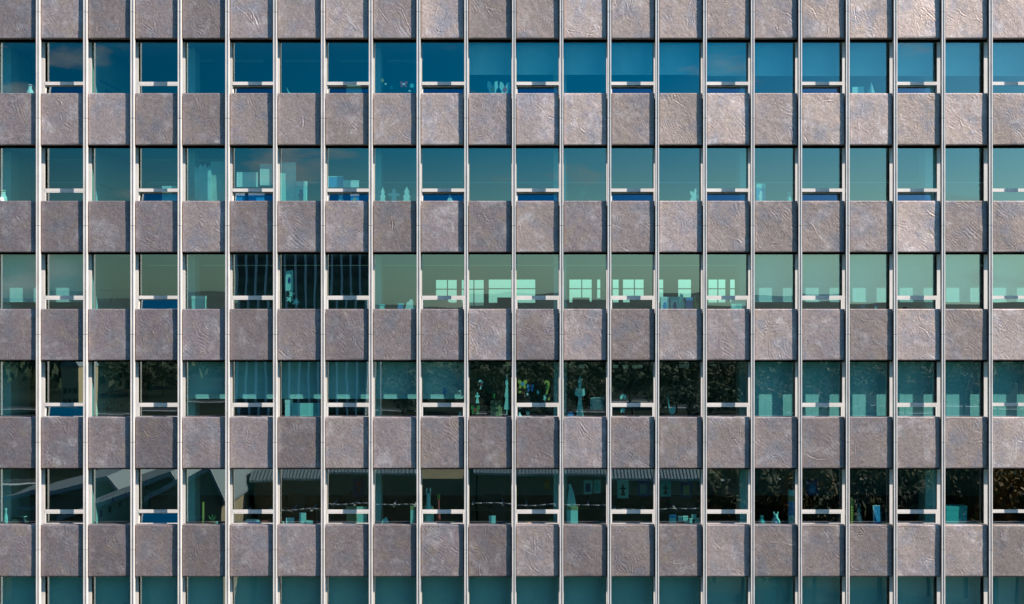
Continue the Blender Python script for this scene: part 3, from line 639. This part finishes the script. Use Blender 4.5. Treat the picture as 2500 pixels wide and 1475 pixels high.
cutout('paper_star', 'mint paper star under the transom of the fourteenth fourth row window', 'sticker', 'star', 1512, 1528, 992, 1010, 4, MINT, .71)
cutout('paper_lizard', 'dark blue paper lizard with pale spots in the fifteenth fourth row window', 'sticker', 'leaf', 1630, 1650, 955, 1012, 4, TEAL, .71)
# fifth row
pot('leaf_sculpture', 'pale curved leaf sculpture at the left of the first fifth row window', 'ornament', 15, 14, 1240, 5, MINT, PALE)
carton('supply_box', 'tan and black supply box in the first fifth row window', 28, 45, 1263, None, 5, TAN, BLACK)
pot('coil_bowl', 'dark bowl with pale rim in the first fifth row window', 'bowl', 58, 26, 1259, 5, BLACK, PALE)
pot('small_plant', 'small leafy plant on the sill of the fifth fifth row window', 'plant', 518, 30, 1256, 5, GREEN, CLAY, kind='plant')
carton('paper_stack', 'low stack of pale paper in the fifth fifth row window', 515, 530, 1274, None, 5, MINT, PALE)
board('green_post', 'thin yellow green post in the fifth fifth row window', 'post', 494, 498, 1225, None, 5, YELL, .9, 0, GREEN)
pot('red_flowers', 'red flowered plant under the transom of the sixth fifth row window', 'plant', 588, 26, 1250, 5, RED, CLAY, kind='plant')
carton('paper_stack', 'wide low stack of pale blue paper in the sixth fifth row window', 600, 632, 1270, None, 5, BLUE, WHITE)
carton('toy_block', 'small orange and red block at the right of the sixth fifth row window', 640, 655, 1271, None, 5, ORNG, RED)
board('leaning_card', 'pale leaning card, low in the seventh fifth row window', 'card', 698, 718, 1264, None, 5, MINT, .76, .3)
board('desk_card', 'upright pale card right of the leaning card in the seventh fifth row window', 'card', 731, 747, 1252, None, 5, MINT, .78, 0)
pot('cup', 'pale green cup at the left of the seventh fifth row window', 'cup', 691, 9, 1273, 5, MINT, GREEN)
carton('paper_stack', 'small pale stack beside the upright card in the fifth row', 748, 762, 1272, None, 5, PALE, MINT)
board('filing_box', 'tan filing cabinet side under the transom of the eighth fifth row window', 'cabinet', 846, 868, 1236, None, 5, TAN, 1.05, 0, TAN)
board('filing_screen', 'teal screen beside the tan cabinet in the eighth fifth row window', 'screen', 870, 896, 1236, None, 5, MINT, 1.08, 0, TAN)
cutout('paper_bird', 'pale crumpled paper bird in the ninth fifth row window', 'ornament', 'cloud', 930, 950, 1262, None, 5, MINT, .76)
carton('cardboard_column', 'mint box with tan edge by the right of the ninth fifth row window', 1002, 1013, 1235, None, 5, MINT, TAN, y=1.03)
pot('ribbon_sculpture', 'tall pale swirled figurine in the tenth fifth row window', 'figurine', 1046, 22, 1190, 5, MINT, PALE, y=.9, kind='creature')
carton('figurine_plinth', 'teal plinth box under the swirled figurine', 1032, 1058, 1237, None, 5, MINT, TAN, y=1.03)
pot('yellow_figure', 'small yellow and red doll in the tenth fifth row window', 'doll', 1071, 9, 1205, 5, RED, YELL, y=.95, kind='creature')
pot('green_ball', 'small green ball under the transom of the tenth fifth row window', 'ball', 1105, 8, 1273, 5, GREEN, GREEN)
board('blue_card', 'pale blue upright card in the eleventh fifth row window', 'card', 1194, 1210, 1259, None, 5, MINT, .75, 0)
pot('fern', 'low green fern at the left of the twelfth fifth row window', 'plant', 1292, 30, 1268, 5, GREEN, CLAY, kind='plant')
pot('fern', 'low green fern at the right of the twelfth fifth row window', 'plant', 1345, 26, 1264, 5, GREEN, CLAY, kind='plant')
carton('display_plinth', 'teal display plinth in the thirteenth fifth row window', 1384, 1411, 1236, None, 5, MINT, TAN, y=.98, d=.3)
cutout('cone_sculpture', 'tall pale pointed sculpture on the teal display plinth', 'sculpture', 'cone', 1384, 1407, 1182, 1236, 5, MINT, 1.08)
carton('tall_box', 'pale blue upright box in the fifteenth fifth row window', 1635, 1651, 1259, None, 5, MINT, BLUE)
for i, (a, b, c, w) in enumerate([(1656, 1666, 1261, 'leftmost'), (1668, 1680, 1260, 'second'), (1672, 1683, 1271, 'lower middle'), (1684, 1690, 1266, 'smallest'), (1689, 1700, 1256, 'highest'), (1697, 1709, 1266, 'rightmost')]):
    carton('paper_cube', f'{w} of the loose pale cubes in the fifteenth fifth row window', a, b, c, c + 11, 5, MINT, PALE, y=.72 + .05 * (i % 3), d=.1)
pot('fish_bowl', 'round teal bowl with tan rim in the seventeenth fifth row window', 'bowl', 1860, 18, 1258, 5, TEAL, TAN)
pot('horned_vase', 'pale green vase with two knobs in the seventeenth fifth row window', 'vase', 1894, 23, 1249, 5, MINT, MINT, kind='creature')
t = thing('totem', 'tall totem of stacked coloured blocks right in the seventeenth fifth row window', 'totem', (wx(1934, .8), .8, sill_z(5)))
zz = sill_z(5)
for py0, m_ in ((1258, PALE), (1243, BLUE), (1224, BLUE), (1210, TAN), (1196, MINT)):
    k = MB(); z1 = wz(py0, .8); k.box(wx(1926, .8), wx(1942, .8), .8, .95, zz, z1 - .004); k.box(wx(1924, .8), wx(1943, .8), .795, .955, z1 - .0035, z1); k.build('block', [m_], t, (wx(1934, .8), .8, zz)); zz = z1 + .001
k = MB(); k.lathe([(.05, 0), (.08, .08), (.05, .16)], wx(1934, .8), .87, zz, 10); k.build('head', [BLACK], t, (wx(1934, .8), .8, zz))
t = thing('yellow_measure', 'upright yellow measuring staff at the left of the nineteenth fifth row window', 'staff', (wx(2080, .76), .76, sill_z(5)))
k = MB(); k.box(wx(2077, .76), wx(2083, .76), .76, .78, sill_z(5), wz(1215, .76)); k.build('staff', [YELL], t, (wx(2080, .76), .76, sill_z(5)))
k = MB()
for q in range(7): z = wz(1270 - 7 * q, .76); k.box(wx(2080, .76), wx(2083, .76), .757, .7595, z, z + .02)
k.build('marks', [BLACK], t, (wx(2080, .76), .76, sill_z(5)))
pot('grey_figure', 'grey seated figurine in the nineteenth fifth row window', 'figurine', 2096, 20, 1228, 5, STEEL, STEEL, kind='creature')
board('blue_screen', 'bright blue angled card in the nineteenth fifth row window', 'card', 2133, 2150, 1234, None, 5, BLUE, .95, .3)
carton('teal_bin', 'large teal box on the sill of the twenty-first fifth row window', 2310, 2361, 1236, None, 5, TEAL, TEAL, y=.98, d=.4)
for a, b, c, d, m1, m2, k1, w in ((1425, 1446, 1172, 1206, MINT, NAVY, 'card', 'pale sheet with a dark block'), (1450, 1466, 1172, 1204, MINT, TEAL, 'card', 'narrow pale sheet'), (1507, 1535, 1172, 1216, MINT, BLACK, 'angel', 'pale poster with a dark figure'), (1556, 1585, 1172, 1212, NAVY, STEEL, 'card', 'dark poster left of the mullion'), (1612, 1638, 1174, 1212, TEAL, BLACK, 'angel', 'teal poster with a dark figure'), (1662, 1690, 1176, 1214, NAVY, TAN, 'card', 'dark poster with a tan centre'), (1329, 1344, 1172, 1194, ORNG, YELL, 'flower', 'small orange poster with a yellow flower'), (1968, 1998, 1170, 1208, NAVY, BLUE, 'cloud', 'navy poster with a blue cloud'), (862, 890, 1168, 1212, NAVY, RED, 'cane', 'navy poster with a red curve')):
    y = 2.3; x0, x1, z0, z1 = wx(a, y), wx(b, y), wz(d, y), wz(c, y); w_, h_ = x1 - x0, z1 - z0
    t = thing('poster', f'{w}, hung inside the fifth window row', 'poster', ((x0 + x1) / 2, y, z0))
    k = MB(); k.box(x0, x1, y, y + .01, z0, z1); k.build('sheet', [m1], t, ((x0 + x1) / 2, y, z0))
    k = MB(); k.prism(outline(k1, x0 + .2 * w_, x1 - .2 * w_, z0 + .15 * h_, z0 + .8 * h_), y - .008, y - .001); k.build('printed_shape', [m2], t, ((x0 + x1) / 2, y, z0))
# pinboards on the partition of the third bay, one per storey
for r in range(1, 6):
    x = FX[4] + .0705; t = thing('pinboard', f'pinboard with dark rail and notes on the side wall of the third window, {ROWN[r]} row', 'pinboard', (x, 3, FLOORZ[r] + 1.2), 'pinboards on the side walls')
    k = MB(); k.box(x, x + .02, 1.2, 6.0, FLOORZ[r] + 1.42, FLOORZ[r] + 1.46); k.build('rail', [NAVY], t, (x, 3, FLOORZ[r] + 1.2))
    q = random.Random(r)
    for i in range(9):
        y = q.uniform(1.2, 5.6); z = FLOORZ[r] + q.uniform(.9, 1.3); k = MB(); k.box(x, x + .006, y, y + q.uniform(.12, .3), z - .1, z + q.uniform(0, .1)); k.build('note', [[NAVY, TEAL, WHITE, BLACK][i % 4]], t, (x, y, z))
# ceiling strip lights, switched off
for r, xs in ((1, (200, 480, 600, 740, 870, 990)), (2, (160, 380, 520, 760)), (4, (1180, 1420))):
    for px in xs:
        y = 3.2; z = ZB[r - 1] - .1; x = wx(px, y); t = thing('strip_light', f'unlit ceiling strip light near the window at {px // 116 + 1} bays from the left, {ROWN[r]} row', 'ceiling light', (x, y, z), 'unlit ceiling strip lights')
        k = MB(); k.box(x - .6, x + .6, y - .05, y + .05, z - .05, z); k.build('housing', [WHITE], t, (x, y, z)); k = MB(); k.tube([(x - .55, y, z - .07), (x + .55, y, z - .07)], .018, 8); k.build('tube', [PALE], t, (x, y, z))
# desks, chairs and screens in the open offices of rows three, four and five
def desk(px, y, r, lab):
    x = wx(px, y); z = FLOORZ[r]; t = thing('office_desk', f'desk {lab}', 'desk', (x, y, z), 'desks behind the windows')
    k = MB(); k.box(x - .8, x + .8, y, y + .75, z + .71, z + .74); k.build('desktop', [WOOD], t, (x, y, z))
    for sx in (-.75, .71):
        for sy in (.03, .68): k = MB(); k.box(x + sx, x + sx + .04, y + sy, y + sy + .04, z + .002, z + .709); k.build('leg', [STEEL], t, (x, y, z))
    t = thing('monitor', f'dark screen on the desk {lab}', 'monitor', (x, y + .4, z + .741), 'screens on the desks')
    k = MB(); k.box(x - .30, x + .30, y + .4, y + .43, z + .86, z + 1.22); k.build('screen', [BLACK], t, (x, y + .4, z + .741))
    k = MB(); k.lathe([(.11, .0), (.11, .015), (.02, .03), (.02, .12)], x, y + .42, z + .741, 10); k.build('stand', [BLACK], t, (x, y + .4, z + .741))
    cx, cy = x + .25, y - .55; t = thing('office_chair', f'dark chair at the desk {lab}', 'chair', (cx, cy, z), 'office chairs')
    k = MB(); k.box(cx - .24, cx + .24, cy - .22, cy + .24, z + .43, z + .50); k.build('seat', [BLACK], t, (cx, cy, z))
    k = MB(); k.prism([(cx - .22, z + .58), (cx - .24, z + .95), (cx - .15, z + 1.08), (cx + .15, z + 1.08), (cx + .24, z + .95), (cx + .22, z + .58)], cy - .26, cy - .21); k.build('backrest', [BLACK], t, (cx, cy, z))
    k = MB(); k.lathe([(.03, .05), (.03, .42)], cx, cy, z, 8); k.build('post', [STEEL], t, (cx, cy, z))
    k = MB(); [k.tube([(cx, cy, z + .09), (cx + .28 * math.cos(a), cy + .28 * math.sin(a), z + .03)], .018, 5) for a in [2 * math.pi * i / 5 for i in range(5)]]; k.build('base', [BLACK], t, (cx, cy, z))
for px, y, r, lab in ((1070, 6.5, 3, 'under the beige far windows of the third row'), (1235, 5.0, 3, 'under the widest far window of the third row'), (1420, 5.5, 3, 'under the paired far windows right of centre'), (1560, 7.0, 3, 'behind the fourteenth third row window'), (1690, 4.6, 3, 'behind the white cartons of the third row'),
                      (1180, 4.2, 4, 'behind the sticker covered window of the fourth row'), (1430, 5.0, 4, 'behind the paper silhouette of the fourth row'), (720, 3.6, 5, 'behind the seventh fifth row window'), (860, 4.4, 5, 'behind the eighth fifth row window'), (1200, 3.8, 5, 'behind the eleventh fifth row window'),
                      (1460, 4.0, 5, 'behind the thirteenth fifth row window'), (1660, 3.4, 5, 'behind the paper cubes of the fifth row'), (2110, 3.6, 5, 'behind the nineteenth fifth row window'), (2230, 4.4, 5, 'behind the twentieth fifth row window')): desk(px, y, r, lab)



# ------------------------------------------------------------------ the surroundings that the glass reflects
GRASSM = mat('lawn_and_lots', (.017, .022, .012), .95, spec=.05, noise=.6, nscale=.03)
m = MB(); R_ = 5000; m.box(-R_, R_, -R_, R_, GROUND - .5, GROUND); structure(m.build('ground', [GRASSM]))
ASPH = mat('asphalt', (.05, .05, .05), .9, spec=.1, noise=.2, nscale=.4); PALEC = mat('pale_concrete', (.45, .44, .41), .85, noise=.1, nscale=.3)
m = MB(); m.box(-400, 400, -352, -343, GROUND + .001, GROUND + .03); m.box(-400, 400, -190, -184, GROUND + .001, GROUND + .03); structure(m.build('road', [ASPH]))
m = MB(); m.box(-400, 400, -342.9, -341.2, GROUND + .001, GROUND + .14); m.box(-400, 400, -183.9, -182, GROUND + .001, GROUND + .14); structure(m.build('pavement', [PALEC]))
HILL = mat('wooded_hill', (.035, .05, .03), .95, noise=.5, nscale=.02)
q = random.Random(3); n = 180; m = MB(); P = []
for i in range(n + 1):
    a = 2 * math.pi * i / n; e = GROUND + 33 + 3 * math.sin(3 * a + 1) + 2 * math.sin(7 * a) + 1.2 * q.uniform(-1, 1)
    P.append((a, e))
P[-1] = (2 * math.pi, P[0][1])
for (a, e), (b, f) in zip(P[:-1], P[1:]):
    c0, s0, c1, s1 = math.cos(a), math.sin(a), math.cos(b), math.sin(b)
    for r0, z0, z0b, r1, z1, z1b in ((1500, GROUND, GROUND, 2000, e, f), (2000, e, f, 2900, GROUND, GROUND)):
        m.quad((r0 * c0, r0 * s0, z0), (r0 * c1, r0 * s1, z0b), (r1 * c1, r1 * s1, z1b), (r1 * c0, r1 * s0, z1), 0, True)
structure(m.build('hills', [HILL]))

def mirror(px, L): return (px - 1250) * (D + L) / 3360           # where something L metres in front of the facade stands so as to be mirrored at px
def mirror_z(py, L): return (737 - py) * (D + L) / 3360
LEAFA = mat('leaves_green', (.040, .060, .018), .8, noise=.4, nscale=.5); LEAFB = mat('leaves_olive', (.07, .065, .016), .8, noise=.4, nscale=.5)
LEAFC = mat('leaves_golden', (.24, .13, .02), .8, noise=.4, nscale=.6); BARK = mat('bark', (.07, .05, .035), .9)
def crown_mesh(seed, leafm):
    q = random.Random(seed); m = MB()
    cl = [(Vector((q.gauss(0, .32), q.gauss(0, .32), q.uniform(-.35, .42))), q.uniform(.16, .32)) for _ in range(16)]
    for c, r in cl:
        for _ in range(210):
            d = Vector((q.gauss(0, 1), q.gauss(0, 1), q.gauss(0, 1))).normalized(); p = c + d * r * q.uniform(.6, 1)
            u = d.orthogonal().normalized() * q.uniform(.010, .020); w = d.cross(u).normalized() * q.uniform(.010, .020); k = Vector((q.gauss(0, .02), q.gauss(0, .02), q.gauss(0, .02)))
            m.quad(tuple(p - u - w), tuple(p + u - w + k), tuple(p + u + w), tuple(p - u + w - k))
    me = bpy.data.meshes.new('crown'); me.from_pydata([tuple(v) for v in m.v], [], m.f); me.materials.append(leafm); return me
def trunk_mesh():
    m = MB(); m.lathe([(.035, -1.0), (.026, -.5), (.02, -.2), (.012, .1)], 0, 0, 0, 8)
    for a in range(5): m.tube([(0, 0, -.35 + .07 * a), (.28 * math.cos(a * 1.9), .28 * math.sin(a * 1.9), -.05 + .09 * a)], .010, 5)
    me = bpy.data.meshes.new('trunk'); me.from_pydata([tuple(v) for v in m.v], [], m.f); me.materials.append(BARK); return me
CR = {k: [crown_mesh(i + 10 * j, mm) for i in range(2)] for j, (k, mm) in enumerate((('green', LEAFA), ('olive', LEAFB), ('golden', LEAFC)))}; TRK = trunk_mesh()
def tree(x, y, h, w, kind, i, where):
    t = thing('leafy_tree', f'{kind} leafy tree {where}', 'tree', (x, y, GROUND), f'{kind} trees mirrored in the glass')
    c = link('crown', CR[kind][i % 2], t, (x, y, GROUND + h * .62)); c.scale = (w, w, h * .62); c.rotation_euler = (0, 0, i * 1.3)
    k = link('trunk', TRK, t, (x, y, GROUND + h * .6)); k.scale = (h * .5, h * .5, h * .6)
q = random.Random(11); i = 0
for px in range(1700, 2560, 62):
    L = q.uniform(82, 120); tree(mirror(px + q.uniform(-20, 20), L), -L, q.uniform(12, 17), q.uniform(7, 10), 'golden' if q.random() < .55 else 'olive', i, 'on the lawn close before the facade'); i += 1
for px in range(980, 2560, 72):
    L = q.uniform(230, 330); tree(mirror(px + q.uniform(-20, 20), L), -L, q.uniform(12, 19), q.uniform(10, 15), 'green' if q.random() < .6 else 'olive', i, 'beyond the near road'); i += 1
for px in range(330, 1000, 70):
    L = q.uniform(330, 480); tree(mirror(px, L), -L, q.uniform(11, 17), q.uniform(11, 16), 'green', i, 'beyond the low roofs'); i += 1
# far wood as one mass
m = MB(); q = random.Random(21)
for _ in range(16000):
    L = q.uniform(420, 1250); x = mirror(q.uniform(-150, 2650), L); z = GROUND + q.uniform(2, 15); s_ = q.uniform(.9, 1.9); a = q.uniform(0, 3.14)
    u = Vector((math.cos(a), math.sin(a), q.uniform(-.3, .3))) * s_; w = Vector((q.uniform(-.3, .3), q.uniform(-.3, .3), 1)) * s_ * .8; p = Vector((x, -L, z))
    m.quad(tuple(p - u - w), tuple(p + u - w), tuple(p + u * .7 + w), tuple(p - u * .7 + w))
tag(m.build('woodland', [LEAFA]), 'dense far woodland mirrored below the horizon', 'woodland', None, 'stuff')
# slab tower with pale ribs
TW = mat('tower_cladding', (.13, .135, .125), .6); RIB = mat('tower_rib', (.85, .88, .85), .7); TWG = mat('tower_glass', (.025, .03, .03), .3)
L = 260; x0, x1 = mirror(583, L), mirror(893, L); zt = mirror_z(560, L); yF = -L; t = thing('slab_tower', 'dark slab tower with pale vertical ribs mirrored in the third window row', 'building', ((x0 + x1) / 2, yF, GROUND))
m = MB(); m.box(x0, x1, yF - 14, yF, GROUND, zt); m.build('wall', [TW], t, ((x0 + x1) / 2, yF, GROUND))
nrib = 14
for k in range(nrib):
    m = MB(); x = x0 + (x1 - x0) * k / (nrib - 1); m.box(x - .2, x + .2, yF + .002, yF + .7, GROUND, zt + .5); m.build('rib', [RIB], t, (x, yF, GROUND))
for k in range(14):
    m = MB(); z = GROUND + 2 + 3.2 * k
    for j in range(nrib - 1): m.box(x0 + (x1 - x0) * j / (nrib - 1) + .3, x0 + (x1 - x0) * (j + 1) / (nrib - 1) - .3, yF + .002, yF + .06, z, z + 1.7)
    if z + 1.7 < zt: m.build('window_band', [TWG], t, ((x0 + x1) / 2, yF, z))
# pole
L = 120; x = mirror(921, L); t = thing('lamp_mast', 'tall pale mast mirrored left of the ninth window in the third and fourth rows', 'mast', (x, -L, GROUND))
m = MB(); m.tube([(x, -L, GROUND), (x - .15, -L, mirror_z(575, L))], .14, 10); m.build('pole', [PALEC], t, (x, -L, GROUND)); m = MB(); m.tube([(x - .15, -L, mirror_z(575, L)), (x + .5, -L, mirror_z(575, L) + .2)], .09, 8); m.build('lamp_arm', [PALEC], t, (x, -L, GROUND))
# two long sheds with corrugated eaves
CORR = mat('corrugated_sheet', (.36, .38, .35), .5, .3); WOODW = mat('dark_timber_wall', (.20, .145, .065), .9, noise=.3, nscale=1.2)
for a, b, lab, sl in ((612, 1008, 'long shed with corrugated eaves mirrored left of centre in the fifth row', 14), (1147, 1712, 'longer shed with corrugated eaves mirrored right of centre in the fifth row', 10)):
    L = 72; x0, x1 = mirror(a, L), mirror(b, L); z1 = mirror_z(1143, L); z0 = mirror_z(1165, L); y = -L
    t = thing('timber_shed', lab, 'shed', ((x0 + x1) / 2, y, GROUND))
    m = MB(); m.box(x0 + .3, mirror(1152, L) if a < 700 else x1 - .3, y - 12, y - .6, GROUND, z0 - (0 if a > 700 else .02)); m.build('wall', [WOODW], t, ((x0 + x1) / 2, y, GROUND))
    k = MB(); nn = int((x1 - x0) / .28)
    for i in range(nn):
        xa = x0 + (x1 - x0) * i / nn; w = (x1 - x0) / nn
        for xb, xc, dz in ((xa, xa + w * .55, .10), (xa + w * .55, xa + w, 0)):
            k.hexa([(xb, y - 1.3, z1 - .1), (xc, y - 1.3, z1 - .1), (xc, y + .3, z0 - .1), (xb, y + .3, z0 - .1), (xb, y - 1.3, z1 + dz), (xc, y - 1.3, z1 + dz), (xc, y + .3, z0 + dz), (xb, y + .3, z0 + dz)])
    k.box(x0, x1, y - 12, y - 1.31, z1 - .2, z1 - .02); k.build('roof', [CORR], t, ((x0 + x1) / 2, y, z1))
    k = MB(); zr = mirror_z(1229, L); k.tube([(x0 + (x1 - x0) * i / 24, y + 2.6, zr + .05 * math.sin(i * .9)) for i in range(25)], .065, 6); k.build('gutter_rail', [PALEC], t, ((x0 + x1) / 2, y, zr))
    k = MB()
    for i in range(0, 25, 3): x = x0 + (x1 - x0) * i / 24; k.box(x - .06, x + .06, y - .59, y + 2.6, zr - .16, zr - .08)
    k.build('rail_bracket', [PALEC], t, ((x0 + x1) / 2, y, zr))
# gabled sheds at the left
ROOF = mat('grey_roof_sheet', (.20, .22, .21), .6); TANW = mat('tan_render', (.34, .26, .15), .9, noise=.1, nscale=.5)
for a, b, ev, rg, L, lab in ((20, 310, 1215, 1160, 84, 'wide gabled shed with pale verges mirrored left in the fifth row'), (150, 455, 1258, 1170, 70, 'nearer gabled shed with pale verges mirrored left in the fifth row'), (360, 540, 1228, 1140, 62, 'steep gabled shed mirrored in the fourth and fifth bays of the fifth row')):
    x0, x1 = mirror(a, L), mirror(b, L); ze, zr = mirror_z(ev, L), mirror_z(rg, L); y = -L; xm = x1 - .15 * (x1 - x0)
    t = thing('gabled_shed', lab, 'shed', ((x0 + x1) / 2, y, GROUND))
    m = MB(); m.prism([(x0, GROUND), (x1, GROUND), (x1, ze), (xm, zr - .2), (x0, ze)], y - 14, y); m.build('wall', [TANW], t, ((x0 + x1) / 2, y, GROUND))
    m = MB(); m.prism([(x0 - .4, ze - .1), (xm, zr), (xm, zr + .18), (x0 - .4, ze + .08)], y - 14, y + .5); m.prism([(xm + .002, zr), (x1 + .3, ze - .1), (x1 + .3, ze + .08), (xm + .002, zr + .18)], y - 14, y + .5); m.build('roof', [ROOF], t, ((x0 + x1) / 2, y, ze))
    m = MB(); m.prism([(x0 - .45, ze - .3), (xm, zr - .22), (xm, zr + .2), (x0 - .45, ze + .1)], y + .502, y + .6); m.prism([(xm + .002, zr - .22), (x1 + .35, ze - .3), (x1 + .35, ze + .1), (xm + .002, zr + .2)], y + .502, y + .6); m.build('verge_board', [PALEC], t, ((x0 + x1) / 2, y, ze))
    m = MB(); m.box(x0 + .6, xm - .5, y + .002, y + .12, ze - 1.2, ze - .95); m.build('lintel_band', [PALEC], t, ((x0 + x1) / 2, y, ze))
# small tan block of flats
L = 330; x0, x1 = mirror(160, L), mirror(203, L); z1 = mirror_z(886, L); t = thing('tan_house', 'tan block of flats mirrored in the second window of the fourth row', 'house', ((x0 + x1) / 2, -L, GROUND))
m = MB(); m.box(x0, x1, -L - 8, -L, GROUND, z1); m.build('wall', [mat('tan_brick', (.48, .36, .19), .9)], t, ((x0 + x1) / 2, -L, GROUND))
m = MB(); m.prism([(x0 - .3, z1 + .002), (x1 + .3, z1 + .002), (x1 - .8, z1 + 1.4), (x0 + .8, z1 + 1.4)], -L - 8.3, -L + .3); m.build('roof', [ROOF], t, ((x0 + x1) / 2, -L, z1))
for i in range(3):
    for j in range(3):
        x = x0 + (x1 - x0) * (.2 + .3 * i); z = GROUND + 1.2 + 2.7 * j
        m = MB(); m.box(x - .45, x + .45, -L + .002, -L + .05, z, z + 1.3); m.build('window', [TWG], t, (x, -L, z))
